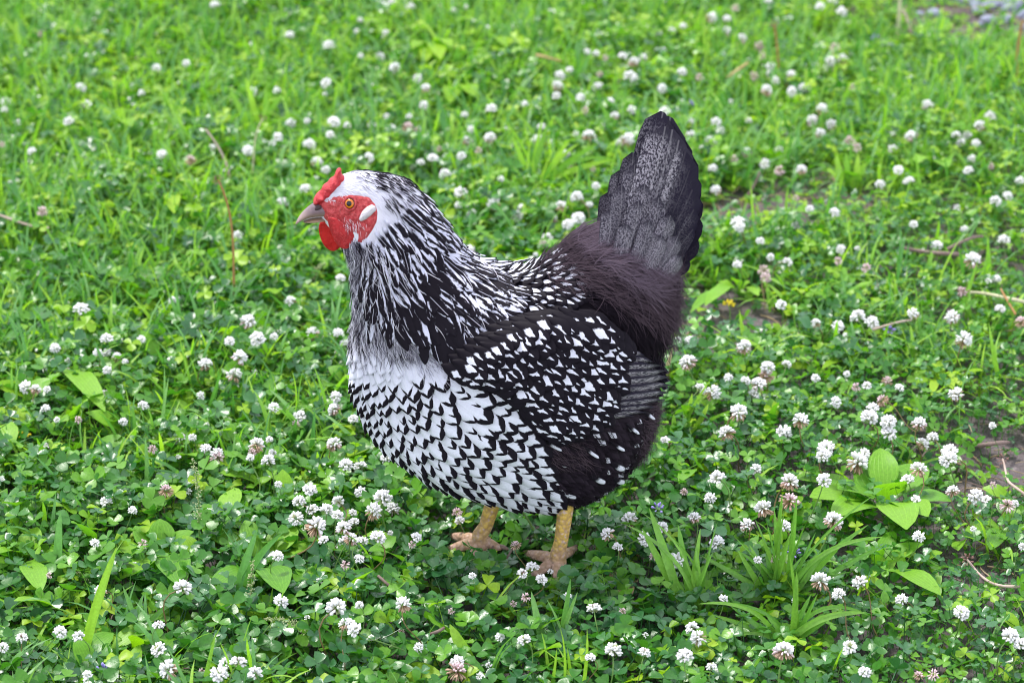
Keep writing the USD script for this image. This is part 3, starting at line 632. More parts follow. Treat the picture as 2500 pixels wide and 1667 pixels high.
slab('nostril', [(768, 509), (774, 503), (783, 502), (785, 507), (778, 513), (770, 514)], -.0125, .0013, plain('nostril_dark', (0.05, 0.03, 0.035), 0.5))
slab('wattle', [(800, 530), (803, 552), (810, 572), (820, 592), (834, 606), (850, 606), (861, 590), (871, 572), (856, 558), (838, 545), (820, 534)], -.0235, .0016, NEAR_WATTLE, .0008)
slab('wattle', [(786, 538), (779, 550), (780, 572), (788, 594), (800, 608), (814, 613), (828, 606), (838, 590), (832, 560), (815, 540), (800, 534)], .010, .0020, WATTLE, .001)
ec = surf(np.array([[855., 497.]]))[0]; _, j = tree.query(ec); en = bn[j]; en = en * .5 + -FWD * .5; en[0] -= .1; en /= np.linalg.norm(en)
sph = trimesh.creation.icosphere(4, .0062)
v = sph.vertices; axv = np.array([0, -1.0, 0]); R_ = trimesh.geometry.align_vectors([0, 0, 1], en)[:3, :3]
rad = np.hypot(v[:, 0], v[:, 1]) / .0053; rad = np.where(v[:, 2] < 0, 1.2, rad)
ring = trimesh.creation.torus(.0060, .0016, 32, 10); ring.vertices = ring.vertices * [1.12, 0.98, 1]
for m_ in (1, -1):
    cpos = ec + en * (-.0014)
    part('eye', ((v @ R_.T + cpos) * [1, m_, 1], sph.faces[:, ::m_]), EYE, hen, uv=np.stack([rad, 0 * rad], 1))
    part('eyelid', ((ring.vertices @ R_.T + cpos + en * .0022) * [1, m_, 1], ring.faces[:, ::m_]), FACE, hen)

# legs and feet
def chain(js):
    ms = []
    for (a, ra), (b, rb) in zip(js[:-1], js[1:]):
        s1 = trimesh.creation.icosphere(2, ra).vertices + a; s2 = trimesh.creation.icosphere(2, rb).vertices + b
        ms.append(manifold3d.Manifold.hull_points(np.vstack([s1, s2])))
    return ms
def leg(top, mid, foot, toes, back, zf=.016):
    F_ = at_z(foot[0], foot[1], zf)
    yl = F_[1]
    A, B = at_y(top[0], top[1], yl), at_y(mid[0], mid[1], yl)
    A[1] *= .85
    js = [(A, .0098), (B, .0083), (B * .45 + F_ * .55, .0074), (F_ + [0, 0, .012], .0085), (F_, .0092)]
    ms = chain(js)
    tips = []
    for (a, b), l in [(x_, .0) for x_ in toes] + [(back, .012)]:
        tip = at_z(a, b, .006 + l * .6); m1 = F_ * .62 + tip * .38 + [0, 0, .004]; m2 = F_ * .3 + tip * .7 + [0, 0, .002]
        if l: ms += chain([(F_ + [0, 0, .008], .0065), (m2, .0048), (tip, .0036)])
        else: ms += chain([(F_, .0078), (m1, .0064), (m2, .0056), (tip, .0042)])
        d = tip - F_; d /= np.linalg.norm(d); tips.append((tip, d))
    man = ms[0]
    for q in ms[1:]: man = man + q
    mm = man.refine_to_length(.0028).to_mesh()
    tm = trimesh.Trimesh(mm.vert_properties[:, :3], mm.tri_verts)
    trimesh.smoothing.filter_taubin(tm, iterations=8)
    vtx = np.array(tm.vertices)
    lp = part('leg', (vtx, np.array(tm.faces)), LEG, hen, uv=np.stack([0 * vtx[:, 0], np.clip(vtx[:, 2] / .075, 0, 1)], 1))
    for tip, d in tips:
        pts = spline([tip - d * .002, tip + d * .006 + [0, 0, .001], tip + d * .012 - [0, 0, .004]], 6)
        part('claw', tube(pts, np.array([.0030, .0030, .0026, .0020, .0013, .0005]), 8), CLAW, lp)
leg((1392, 1150), (1379, 1255), (1362, 1376), [(1290, 1352), (1362, 1424), (1310, 1400)], (1402, 1340))
leg((1215, 1140), (1203, 1228), (1172, 1330), [(1106, 1309), (1090, 1345), (1152, 1366)], (1218, 1336))

# ------------------------------------------------------------------ clover carpet and grass
def leaflet(L, Wd, fold, cup, n=5):
    v = np.linspace(0, 1, n + 1); w = np.interp(v, [0, .2, .5, .8, .95, 1], [.06, .5, .9, 1, .7, .3])
    u = np.array([-1, 0, 1.0])
    X = v[:, None] * L + 0 * u; X[-1, 1] -= .06 * L; Y = w[:, None] * u * Wd / 2
    Z = fold * np.abs(Y) + cup * L * (v[:, None] ** 2 - .0)
    return np.stack([X, Y, Z], -1).reshape(-1, 3), quads(3, n + 1)
def rz(v, a): c_, s_ = math.cos(a), math.sin(a); return np.stack([v[:, 0] * c_ - v[:, 1] * s_, v[:, 0] * s_ + v[:, 1] * c_, v[:, 2]], 1)
def ry(v, a): c_, s_ = math.cos(a), math.sin(a); return np.stack([v[:, 0] * c_ + v[:, 2] * s_, v[:, 1], -v[:, 0] * s_ + v[:, 2] * c_], 1)
def clover_leaf(seed):
    r = np.random.default_rng(seed); bits = []
    for k_ in range(3):
        v, f = leaflet(.0125 * r.uniform(.88, 1.1), .0125 * r.uniform(.85, 1.05), r.uniform(.1, .5), r.uniform(-.25, .1))
        bits.append((rz(ry(v, r.uniform(-.45, .12)), k_ * 2.094 + r.uniform(-.25, .25)), f))
    a = r.uniform(0, 6.28)
    bits.append(tube(spline([(0, 0, 0), (.003 * math.cos(a), .003 * math.sin(a), -.016), (.010 * math.cos(a), .010 * math.sin(a), -.04)], 4), .0006, 3))
    return join(bits)
def blade_mesh(L, Wd, lean, droop, az, twist, n=7):
    s = np.linspace(0, 1, n); th = lean + droop * s ** 1.5
    x = np.r_[0, np.cumsum(np.sin(th[1:]) * L / (n - 1))]; z_ = np.r_[0, np.cumsum(np.cos(th[1:]) * L / (n - 1))]
    w = Wd / 2 * np.interp(s, [0, .15, .5, .85, 1], [.6, .9, 1, .55, .04]); u = np.array([-1, 0, 1.0])
    V_ = np.stack([x[:, None] + 0 * u, w[:, None] * u, z_[:, None] + .25 * w[:, None] * np.abs(u)], -1)
    tw = twist * s; c_, s_ = np.cos(tw), np.sin(tw)
    dx = V_[:, :, 0] - x[:, None]; dy = V_[:, :, 1].copy()
    V_[:, :, 1] = dy * c_[:, None]; V_[:, :, 0] = x[:, None] + dy * s_[:, None] + dx * 0
    return rz(V_.reshape(-1, 3), az), quads(3, n)
BLADE_UV = np.stack([np.tile([-1, 0, 1.0], 7), np.repeat(np.linspace(0, 1, 7), 3)], 1)
def grass_tuft(seed, nb_, lo, hi, wd):
    r = np.random.default_rng(seed); bits = []
    for _ in range(nb_):
        v, f = blade_mesh(r.uniform(lo, hi), r.uniform(.5, 1.4) * wd, r.uniform(.08, 1.0), r.uniform(.2, 2.0), r.uniform(0, 6.28), r.uniform(-1.2, 1.2))
        bits.append((v + [r.normal(0, .006), r.normal(0, .006), 0], f))
    return join(bits), np.tile(BLADE_UV, (nb_, 1))
def leaf_mesh(L, Wd, arch, fold, wave, seed, petiole=.25, n=9):
    s = np.linspace(0, 1, n); r = np.random.default_rng(seed)
    w = np.interp(s, [0, petiole, petiole + .15, .55, .75, .9, 1], [.08, .12, .55, 1, .86, .5, .05]); u = np.array([-1, -.5, 0, .5, 1.0])
    th = arch[0] + (arch[1] - arch[0]) * s
    x = np.r_[0, np.cumsum(np.cos(th[1:]) * L / (n - 1))]; z_ = np.r_[0, np.cumsum(np.sin(th[1:]) * L / (n - 1))]
    Y = w[:, None] * u * Wd / 2
    Z = z_[:, None] + fold * np.abs(Y) + wave * np.sin(s[:, None] * 9 + r.uniform(0, 6) + 2 * np.sign(u)) * np.abs(u) * w[:, None]
    return np.stack([x[:, None] + 0 * u, Y, Z], -1).reshape(-1, 3), quads(5, n), np.stack([np.tile(u, n), np.repeat(s, 5)], 1)
def quat(q): return Gf.Quath(float(q[3]), float(q[0]), float(q[1]), float(q[2]))
from scipy.spatial.transform import Rotation
def instancer(name, protos, pos, rot, scale, idx, label, category=None):
    path = path_for(name); pi = UsdGeom.PointInstancer.Define(stage, path)
    paths = [part(pn, m, mat, path, uv=uv) for pn, m, mat, uv in protos]
    pi.CreatePrototypesRel().SetTargets([Sdf.Path(a) for a in paths])
    pi.CreatePositionsAttr(Vt.Vec3fArray.FromNumpy(pos.astype(np.float32)))
    q = rot.as_quat()
    pi.CreateOrientationsAttr(Vt.QuathArray([quat(a) for a in q]))
    s = np.asarray(scale); s = s[:, None] * np.ones((1, 3)) if s.ndim == 1 else s
    pi.CreateScalesAttr(Vt.Vec3fArray.FromNumpy(s.astype(np.float32)))
    pi.CreateProtoIndicesAttr(Vt.IntArray.FromNumpy(idx.astype(np.int32)))
    data(pi.GetPrim(), label=label, category=category, kind='stuff')
def scatter(density, cell):
    """World positions over the plot the picture takes in and a margin round it; density(x, y) in [0, 1]."""
    X, Y = np.meshgrid(np.arange(-2.1, 2.1, cell), np.arange(-.70, 3.3, cell))
    X, Y = X.ravel() + rng.uniform(-.5, .5, X.size) * cell, Y.ravel() + rng.uniform(-.5, .5, X.size) * cell
    keep = (np.abs(X) < .52 + .32 * (Y - -.62) / 1.0 * .62 + .55) & (rng.random(X.size) < density(X, Y))
    return X[keep], Y[keep]
# how grassy a spot is: the far left is grass, the near middle and the right are clover
def grassy(x, y):
    n_ = fnoise(np.stack([x * 3.2, y * 3.2, 0 * x], -1), 11)
    g_ = np.clip(.08 + .54 * np.clip(y - .12, 0, 1.4) / 1.0 - .26 * np.clip(x / .6, -.9, 1.5) * np.clip((y + .2) / .7, .25, 1) , 0.04, 1)
    return np.clip(g_ + (n_ - .5) * .7, .02, 1)
FEET = np.array([at_z(1362, 1376, 0)[:2], at_z(1172, 1330, 0)[:2]])
def canopy(x, y):
    h = .012 + .030 * fnoise(np.stack([x * 13, y * 13, 0 * x], -1), 21) + .020 * fnoise(np.stack([x * 45, y * 45, 0 * x], -1), 22)
    d = np.min(np.hypot(x[:, None] - FEET[None, :, 0] + .01, y[:, None] - FEET[None, :, 1] + .03), 1)
    h = h * (1 - .78 * np.clip(1.5 - d / .05, 0, 1))
    return h * (1 - .6 * bare(x, y)) * np.clip(1 - .35 * (x - .25) * (y < .9), .55, 1)
def tilt(n, sd): return Rotation.from_euler('zyx', np.stack([rng.uniform(0, 6.28, n), rng.normal(0, sd, n), rng.normal(0, sd, n)], 1))
cl = [(f'clover_leaf', clover_leaf(i), LEAF[['clover', 'clover', 'clover_cool', 'clover_cool', 'clover_lime', 'clover', 'clover_cool'][i]], None) for i in range(7)]
x, y = scatter(lambda a, b: (1 - .74 * bare(a, b) - .8 * (np.hypot((a - PL[0]) / 1.5, b - PL[1]) < .045)) * (1 - .40 * grassy(a, b)), .0102)
n_ = len(x)
sc = np.clip(.90 - .36 * np.clip((x - .15) / .45, 0, 1) + rng.normal(0, .2, n_), .42, 1.5)
zz = ground_z(x, y) + canopy(x, y) * rng.uniform(.25, 1.25, n_)
lime = .07 + .40 * np.clip((y - .3) / 1.5, 0, 1)
cool = .33 + .30 * np.clip(1 - np.hypot((x - .05) / .5, (y + .12) / .25), 0, 1); q_ = (1 - lime) * (1 - cool); prob = np.stack([q_ * .4, q_ * .3, (1 - lime) * cool * .5, (1 - lime) * cool * .3, lime, q_ * .3, (1 - lime) * cool * .2], 1)
idx = (rng.random(n_)[:, None] > np.cumsum(prob, 1)).sum(1).clip(0, 6)
instancer('clover_leaves', cl, np.stack([x, y, zz], 1), tilt(n_, .38), sc, idx, 'low carpet of three-part clover leaves covering the ground')
gr = []
for i in range(7):
    (m, uv) = grass_tuft(100 + i, 6, .035, .085, .0046)
    gr.append(('grass_tuft', m, LEAF[['grass', 'grass', 'grass_cool', 'grass', 'grass_cool', 'grass', 'grass'][i]], uv))
x, y = scatter(lambda a, b: (1 - .95 * bare(a, b)) * grassy(a, b) ** 1.1, .0150)
n_ = len(x); k = np.min(np.hypot(x[:, None] - FEET[None, :, 0], y[:, None] - FEET[None, :, 1]), 1) > .06
x, y = x[k], y[k]; n_ = len(x)
instancer('grass', gr, np.stack([x, y, ground_z(x, y) - .002], 1), tilt(n_, .22), rng.uniform(.6, 1.25, n_), rng.integers(0, 7, n_), 'short green grass growing between the clover leaves')
bl = []
for i in range(4):
    v, f, uv = leaf_mesh(.055, .022, (.7, -.25), .15, .0012, i, .2)
    bl.append(('small_leaf', (v, f), LEAF[['broad', 'broad', 'broad_lime', 'broad']][i] if False else LEAF[['broad', 'broad', 'broad_lime', 'broad'][i]], uv))
x, y = scatter(lambda a, b: (1 - bare(a, b)) * np.clip(.30 + .30 * np.clip(b - .2, 0, 1) + .65 * (a < -.1) * (b < .8) - .5 * (np.hypot(a, b) < .25), 0, 1), .036)
n_ = len(x)
instancer('small_weeds', bl, np.stack([x, y, ground_z(x, y) + .012], 1), tilt(n_, .3), rng.uniform(.45, 1.0, n_) * (1 + .35 * (x < -.1) * (y < .6)), rng.integers(0, 4, n_), 'small broad weed leaves dotted through the clover and grass')
# dry bits on the soil
v, f = tube(spline([(0, 0, 0), (.02, .004, .002), (.045, 0, 0)], 5), [.0011, .0012, .0011, .0009, .0005], 5)
x, y = scatter(lambda a, b: np.clip(bare(a, b) * .8 + .06, 0, 1), .017); n_ = len(x)
instancer('dry_litter', [('dry_stem', (v, f), LEAF['dry'], None), ('dry_stem', (v * .7, f), TWIG, None)], np.stack([x, y, ground_z(x, y) + .004 + .014 * rng.random(n_) * (1 - bare(x, y))], 1), tilt(n_, .12), rng.uniform(.3, 1.0, n_), rng.integers(0, 2, n_), 'dry straw and stem bits lying on the bare soil')
st_ = trimesh.creation.icosphere(1, .011); sv = st_.vertices * (1 + .35 * (fnoise(st_.vertices * 120, 4)[:, None] - .5)) * [1.2, .9, .6]
gc = at_z(2485, 15)[:2]
a = rng.normal(0, .075, (230, 2)) * [1, 1.2] + gc + [.03, .03]
instancer('gravel', [('stone', (sv, st_.faces), STONE, None)], np.c_[a, ground_z(a[:, 0], a[:, 1]) + .004], tilt(230, .3), rng.uniform(.4, 1.3, 230), np.zeros(230), 'bluish grey gravel showing in the far corner of the lawn')
# ------------------------------------------------------------------ clover flowers
def floret(L, Wd, bend, flat=.7, k=5):
    v = np.array([0, .25, .55, .8, 1.0]); w = np.array([.22, .42, .8, 1.0, .25]) * Wd / 2
    th = np.arange(k) / k * 2 * np.pi
    P_ = np.stack([np.cos(th)[None] * w[:, None], flat * np.sin(th)[None] * w[:, None], (v * L)[:, None] + 0 * th[None]], -1)
    P_[:, :, 0] += (bend * L * v ** 2)[:, None]
    f = []
    for j in range(4):
        for i in range(k):
            p, q = j * k + i, j * k + (i + 1) % k; f += [[p, q, q + k], [p, q + k, p + k]]
    f += [[4 * k, 4 * k + i, 4 * k + i + 1] for i in range(1, k - 1)]
    return P_.reshape(-1, 3), np.array(f), np.repeat(v, k)
def florets(items, seed):
    """items: (polar angle, azimuth, length, width, bend, root radius)"""
    V_, F_, U_, off = [], [], [], 0
    for th, az, L, Wd, bd, r0 in items:
        v, f, t_ = floret(L, Wd, bd)
        v = ry(rz(v, random.uniform(0, 6.28)) if abs(bd) < .05 else v, th); v = rz(v, az)
        d = np.array([math.sin(th) * math.cos(az), math.sin(th) * math.sin(az), math.cos(th)])
        V_.append(v + d * r0); F_.append(f + off); U_.append(t_); off += len(v)
    t_ = np.concatenate(U_)
    return (np.vstack(V_), np.vstack(F_)), np.stack([t_, t_], 1)
def ring_set(r, n, lo, hi, L, Wd, bend=0.0, root=.003, jit=.2):
    """n florets evenly spread over the polar angles lo..hi"""
    out = []
    for i in range(n):
        if r.random() < .16: continue
        c0, c1 = math.cos(lo), math.cos(hi)
        th = math.acos(c0 + (c1 - c0) * (i + .5) / n) + r.normal(0, jit * .6)
        out.append((th, i * 2.39996 + r.normal(0, jit), L * r.uniform(.85, 1.12), Wd * r.uniform(.85, 1.15), bend * r.uniform(.6, 1.3), root))
    return out
KINDS = {}
def flower_kind(kind, seed):
    """The parts of one white clover head about 2 cm wide, its middle at the origin, its stem below."""
    r = np.random.default_rng(seed); ps = []
    if kind == 'fresh':
        it = ring_set(r, 54, .05, 2.0, .0080, .0044)
        ps.append(('florets', *florets(it, seed), FL['white']))
        ps.append(('calyx', *florets(ring_set(r, 16, 1.9, 2.7, .0045, .0016), seed), FL['green']))
    elif kind == 'open':
        ps.append(('florets', *florets(ring_set(r, 44, .5, 2.0, .0080, .0042), seed), FL['white']))
        ps.append(('inner_buds', *florets(ring_set(r, 12, .0, .5, .0058, .0018), seed), FL[['green', 'dusk'][seed % 2]]))
        ps.append(('calyx', *florets(ring_set(r, 14, 1.9, 2.7, .0045, .0016), seed), FL['green']))
    elif kind == 'skirted':
        ps.append(('florets', *florets(ring_set(r, 40, .08, 1.6, .0086, .0042, -.06), seed), FL['white']))
        ps.append(('side_florets', *florets(ring_set(r, 9, 1.6, 2.0, .0098, .0034, .15), seed), FL['pink' if seed % 2 else 'white']))
        ps.append(('drooping_florets', *florets(ring_set(r, 22, 2.1, 2.85, .0105, .0026, .10), seed), FL['brown']))
    elif kind == 'faded':
        ps.append(('florets', *florets(ring_set(r, 16, .1, 1.2, .0080, .0036), seed), FL['pink']))
        ps.append(('drooping_florets', *florets(ring_set(r, 26, 1.5, 2.85, .0105, .0027, .12), seed), FL['brown' if seed % 2 else 'pink']))
    elif kind == 'bud':
        ps.append(('florets', *florets(ring_set(r, 28, .05, 2.2, .0085, .0044), seed), FL['white' if seed % 2 else 'green']))
    elif kind == 'spent':
        ps.append(('florets', *florets(ring_set(r, 30, .05, 2.4, .0075, .0026), seed), FL['dusk']))
    a = r.uniform(0, 6.28); b = r.uniform(.004, .016)
    ps.append(('stem', tube(spline([(0, 0, -.001), (b * math.cos(a), b * math.sin(a), -.03), (.4 * b * math.cos(a + 2), .4 * b * math.sin(a + 2), -.062), (0, 0, -.095)], 9), .00085, 5), None, STEM_BROWN if (seed % 3 == 0 or kind in ('faded', 'spent')) else STEM))
    return ps
for kind, n_ in (('fresh', 4), ('open', 4), ('skirted', 4), ('faded', 3), ('bud', 2), ('spent', 1)):
    KINDS[kind] = []
    for s_ in range(n_):
        cpath = f'/World/clover_flower_{kind}_{s_ + 1:03d}'
        stage.CreateClassPrim(cpath)
        for pn, m_, uv, mat in flower_kind(kind, s_ + 10 * len(KINDS)): part(pn, m_, mat, cpath, uv=uv)
        KINDS[kind].append(cpath)

S_ = 850 / 2352
TILES = [((0, 0, S_), """1452,35,70w 270,80,45w 275,228,45f 585,380,35w 318,415,35b 1058,463,60w 1258,432,55w 1955,242,60w 2222,312,85w 2205,565,80w 2195,640,40b 1705,620,60s 1870,615,55w 545,595,75w 955,632,50w 42,695,75w 30,745,50b 580,712,80w 115,830,50b 465,825,75w 215,1025,65w 1095,1050,80w 1285,1082,70f 570,1055,45b 1877,930,75w 1838,970,45b 1790,960,30b 1675,1018,80w 1433,1000,50w 1965,835,70w 2075,820,45w 2255,828,90w 2230,915,60w 2090,980,90w 2140,1095,90s 2200,1150,60w 2135,1205,35b 2065,1280,90w 1910,1375,95s 2330,1090,60w 2345,850,50w 285,1425,85f 70,1240,45b 118,1225,35b 12,975,40f 930,400,35f 745,150,30b 1700,300,35b"""),
 ((850, 0, S_), """240,50,85s 295,20,60w 420,50,65w 712,78,50w 795,50,40w 625,50,40f 82,140,40w 60,215,40w 255,222,45w 945,200,55w 1143,172,80w 1372,92,65s 215,390,75w 315,460,75w 470,535,75w 522,595,70s 512,715,65w 1430,515,80w 1415,580,80s 1408,652,65w 1495,475,50w 1570,662,65w 1685,590,80w 1770,690,60w 1915,748,70w 1800,785,65s 1195,705,50w 968,738,80w 787,780,50w 835,878,60w 805,955,85s 957,930,85s 1305,858,55w 1285,945,85s 1370,965,45b 1625,915,95s 1715,862,65w 1850,890,40b 1890,940,100s 1830,970,60w 1538,905,40b 1470,1043,60w 1525,1115,45f 1655,1140,35f 765,1055,65w 160,845,65w 290,875,80w 405,860,75f 412,790,45w 470,875,40f 140,1065,70w 140,970,40b 490,1100,55w 440,1130,45b 572,1072,80w 655,1180,80w 615,1005,40f 880,1015,45f 762,1305,95w 745,1390,55w 790,1400,65w 900,1290,45w 1030,1212,50w 1675,1260,60w 985,1380,105s 1110,1385,40b 1170,1405,55w 838,1450,80w 1140,1465,90w 1545,1335,90w 1440,1395,90s 1630,1385,50w 1375,1475,85s 1555,1475,95w 1485,1520,85w 1855,385,70w 1930,420,75s 1990,395,60w 1905,520,95w 1615,355,50w 1675,365,50w 1735,390,40f 2130,348,55w 2255,490,65w 2120,598,60s 2095,228,50w 2183,212,60w 2262,180,50w 2008,187,50w 2135,10,60w 1700,500,40f 2020,505,40f 2260,695,50w 2140,755,80w 2095,800,70w 2310,830,80s 2320,920,85s 1600,745,50f 1065,880,45w 675,875,40b 260,790,45b 30,850,40f 85,380,40w 1600,20,40b 1275,130,35b 2320,235,35b"""),
 ((1650, 0, S_), """240,120,80s 260,100,50w 345,215,75s 440,265,80s 565,310,65f 580,375,50f 345,130,55w 405,55,50f 45,180,45w 625,10,55w 972,48,65w 1120,85,75w 1058,10,70w 1075,320,70f 1125,400,80s 1042,415,65s 940,447,65w 997,470,55w 1190,590,50f 640,455,65w 640,500,70s 672,550,65w 778,508,70s 613,610,80s 782,618,65s 860,595,60s 42,490,65w 160,520,50f 525,515,60f 370,690,40b 985,735,85s 925,820,95s 975,905,80s 1050,840,75s 720,895,75s 695,1015,60w 1172,950,65f 1220,995,60f 475,1030,70s 392,1072,50f 490,820,50w 272,825,70w 298,885,65w 235,965,105s 175,1015,80s 105,825,80s 105,925,80s 250,1140,60w 700,1150,65f 848,1145,75s 600,1110,70b 270,1285,75s 905,1415,60w 1072,1440,75w 420,1505,105w 815,1520,70w 1700,715,85s 2128,790,90s 2052,850,80s 1895,915,70w 1970,915,65w 1925,965,70w 2028,970,60w 1590,920,90s 1465,1010,70w 1380,1250,70w 1502,1152,75w 1572,1225,80w 2000,1075,60w 1975,1155,70w 2128,1120,45f 2325,1225,65w 2160,1360,80w 2240,1330,75w 1900,1405,50b 1605,1520,60w 810,1335,40f"""),
 ((0, 550, S_), """550,570,115w 720,768,95w 953,775,65w 372,830,75w 358,930,60b 460,915,45b 455,985,50f 660,865,70w 720,865,65w 790,890,70s 845,922,45w 725,980,65w 650,950,45b 175,1095,100w 240,1105,80s 318,1112,55w 308,1240,65w 705,1140,60w 967,1222,75w 385,1315,45w 525,1310,50f 830,1330,65w 312,1490,45b 1027,1510,60f 1222,1435,80s 1300,1435,60w 1675,650,115s 1550,785,75w 1740,770,110w 1850,755,60w 1383,940,110s 1620,890,110s 1585,1010,115s 1355,1150,55s 1720,993,40b 1890,860,35b 1965,515,85s 1605,70,70w 1165,510,60w 2300,358,70w 2110,730,100s 2285,730,75w 2330,800,75w 1850,1235,80w 2022,1290,90w 1995,1345,60f 2265,1160,85w 2255,1240,95s 1735,1480,110s 1820,1450,55w 1390,1510,80w 1465,1540,90w 1635,1350,45b 2255,1475,110s 1700,1530,60f 1840,1540,60w"""),
 ((1650, 550, S_), """430,10,80w 820,10,70s 570,110,60w 640,215,50s 415,270,65w 590,300,85p 610,350,80f 755,250,70w 1115,160,60s 1095,240,55f 1285,285,70f 1225,160,40b 1765,140,85w 2005,235,115s 2218,105,90w 1950,30,55w 2168,365,60w 2112,378,45b 1930,445,65f 2190,568,80w 2335,650,90f 1600,595,85s 1865,620,105s 1945,770,120s 1228,620,110w 1325,660,105w 1095,685,90w 945,660,70s 712,540,75w 1145,745,40b 95,780,75w 460,820,105s 80,925,120s 620,960,100w 610,1015,105f 748,940,70w 355,1030,65w 470,1050,70w 560,1070,110s 525,1145,85w 165,1105,85w 250,1130,115s 945,1035,65w 1220,1090,60f 1290,1085,70w 1155,1005,50w 1430,1050,70f 1510,1100,70w 1080,1195,85w 1395,1180,80f 1330,1240,90w 1305,1300,120w 1435,1330,115w 1440,1405,115w 1645,1335,105s 1735,1435,85w 1670,1475,95s 1890,1140,110s 2140,1355,55w 420,1260,130s 340,1400,120s 840,1315,120s 730,1400,115w 1015,1510,130w 1850,1530,120w 1275,1545,90w 15,780,60w"""),
 ((0, 1107, S_), """1465,25,100f 1555,55,60w 1690,30,60w 1810,50,100w 720,325,90w 895,385,65w 1120,250,95f 1270,255,50b 1205,25,40b 640,605,70w 335,820,40f 680,925,95s 965,605,60x 1235,905,130w 1875,690,90w 1895,1000,110w 1070,1160,85o 1072,1325,120o 1140,1450,150s 405,1205,95w 530,1235,85w 148,1245,85o 20,1310,80w 15,175,40b 590,1495,70w 600,1540,80w 800,1525,75w 1480,1485,130w 1610,1410,120o 1520,1420,90w 1722,1485,110w 2095,250,100w 2020,325,95w 2285,320,80w 1880,210,55w 2110,380,95w 2205,380,95w 2000,440,105o 2135,490,150s 2280,420,90w 2320,500,110s 2185,585,80w 2325,590,80w 2330,750,60f 2270,1040,140w 2330,1150,90s 2075,1110,35b 2160,860,50b 2320,80,80w 2215,135,40b 1365,1465,35x"""),
 ((850, 1207, S_), """235,25,130w 170,110,120s 300,95,105s 440,45,85w 530,55,60w 30,125,60w 35,190,90w 20,300,100s 95,315,90o 200,290,110w 285,260,40w 460,290,80w 430,335,50f 735,115,75f 755,180,70w 75,435,75w 75,750,65w 45,915,110w 10,870,80w 370,740,110s 475,1030,65s 640,1045,80o 735,1130,100w 735,1190,130f 1025,960,70w 1190,985,105o 840,550,55w 1130,340,70f 1175,535,75o 1245,492,95w 1305,575,85w 1365,520,30b 1480,690,65w 1200,690,60f 1115,735,45x 1660,770,105o 1635,1100,75w 1790,1055,125o 2000,1070,90o 2275,1090,120w 1895,170,120s 1750,265,100s 1820,355,75w 2000,300,110w 2120,225,90w 2215,445,120w 2320,900,100w 2340,970,80s 1855,785,45x 885,1230,55b 950,1150,45b 2060,410,60f 695,785,40x 360,915,40x 2008,948,30b"""),
 ((1650, 1107, S_), """1000,15,110w 1230,60,160s 1640,105,125s 1565,180,100w 1840,40,130w 540,105,80w 282,165,115w 232,300,85w 770,190,130s 770,320,140f 590,370,130s 1000,185,110w 1065,450,145s 730,495,100w 480,480,100s 280,605,110w 125,430,90s 435,700,45f 553,720,60w 665,710,50f 980,860,150s 1100,950,95w 1245,870,110o 320,980,70w 800,995,40b 1525,985,90w 1930,1075,115w 1620,315,80w 1870,250,95s 2025,290,110w 2100,310,70w 1640,560,90w 2010,510,45w 2340,630,60w 120,1180,95w 150,1240,115s 65,1370,115w 240,1440,75o 730,1330,160s 1175,1305,105o 1275,1475,90w 1640,1495,70p 1740,1490,85p 2260,1235,130w 2330,1290,100w 2240,350,100p 2140,210,50x 2290,340,60w"""),
 ((700, 1000, .2126), """145,80,155w 765,110,125w 680,640,170w 845,660,170o 1140,560,140w 1325,640,110w 480,730,80b 265,920,180w 845,945,140w 1455,1040,150w 1610,1065,100w 1945,990,120f 590,1050,150w 140,1040,160w"""),
 ((1080, 440, .17), """230,870,130w 395,1000,150s 1510,830,170w 1450,920,150f 1340,1070,70w"""),
 ((1500, 880, .2296), """540,850,110w 740,1390,75x""")]
ALL = []
for (ox, oy, s_), txt in TILES:
    for e in txt.split():
        a, b, c_ = e.split(',')
        ALL.append((ox + float(a) * s_, oy + float(b) * s_, float(c_[:-1]) * s_, c_[-1]))
ALL.sort(key=lambda e: -e[2])
FLW = []
for e in ALL:
    if all((e[0] - o[0]) ** 2 + (e[1] - o[1]) ** 2 > 90 for o in FLW): FLW.append(e)
# a head's place: where its line of sight passes its own height over the ground
spots = []
for i, (px, py, size, k_) in enumerate(FLW):
    hgt = .034 + .030 * ((i * .618) % 1) + (.012 if size > 38 else 0)
    if py > 1150 and k_ in 'wos': hgt += .014 * ((i * .37) % 1)
    if k_ in 'bx': hgt = .030 + .02 * ((i * .618) % 1)
    p = at_z(px, py, hgt)
    if abs(p[0]) < .34 and abs(p[1]) < .075 and 1000 < px < 1560 and py < 1300: p = at_z(px, py, hgt * .6)
    dia = size / FPX * ((p - CAM) @ FWD)
    spots.append((p, dia, k_, px, py, size))

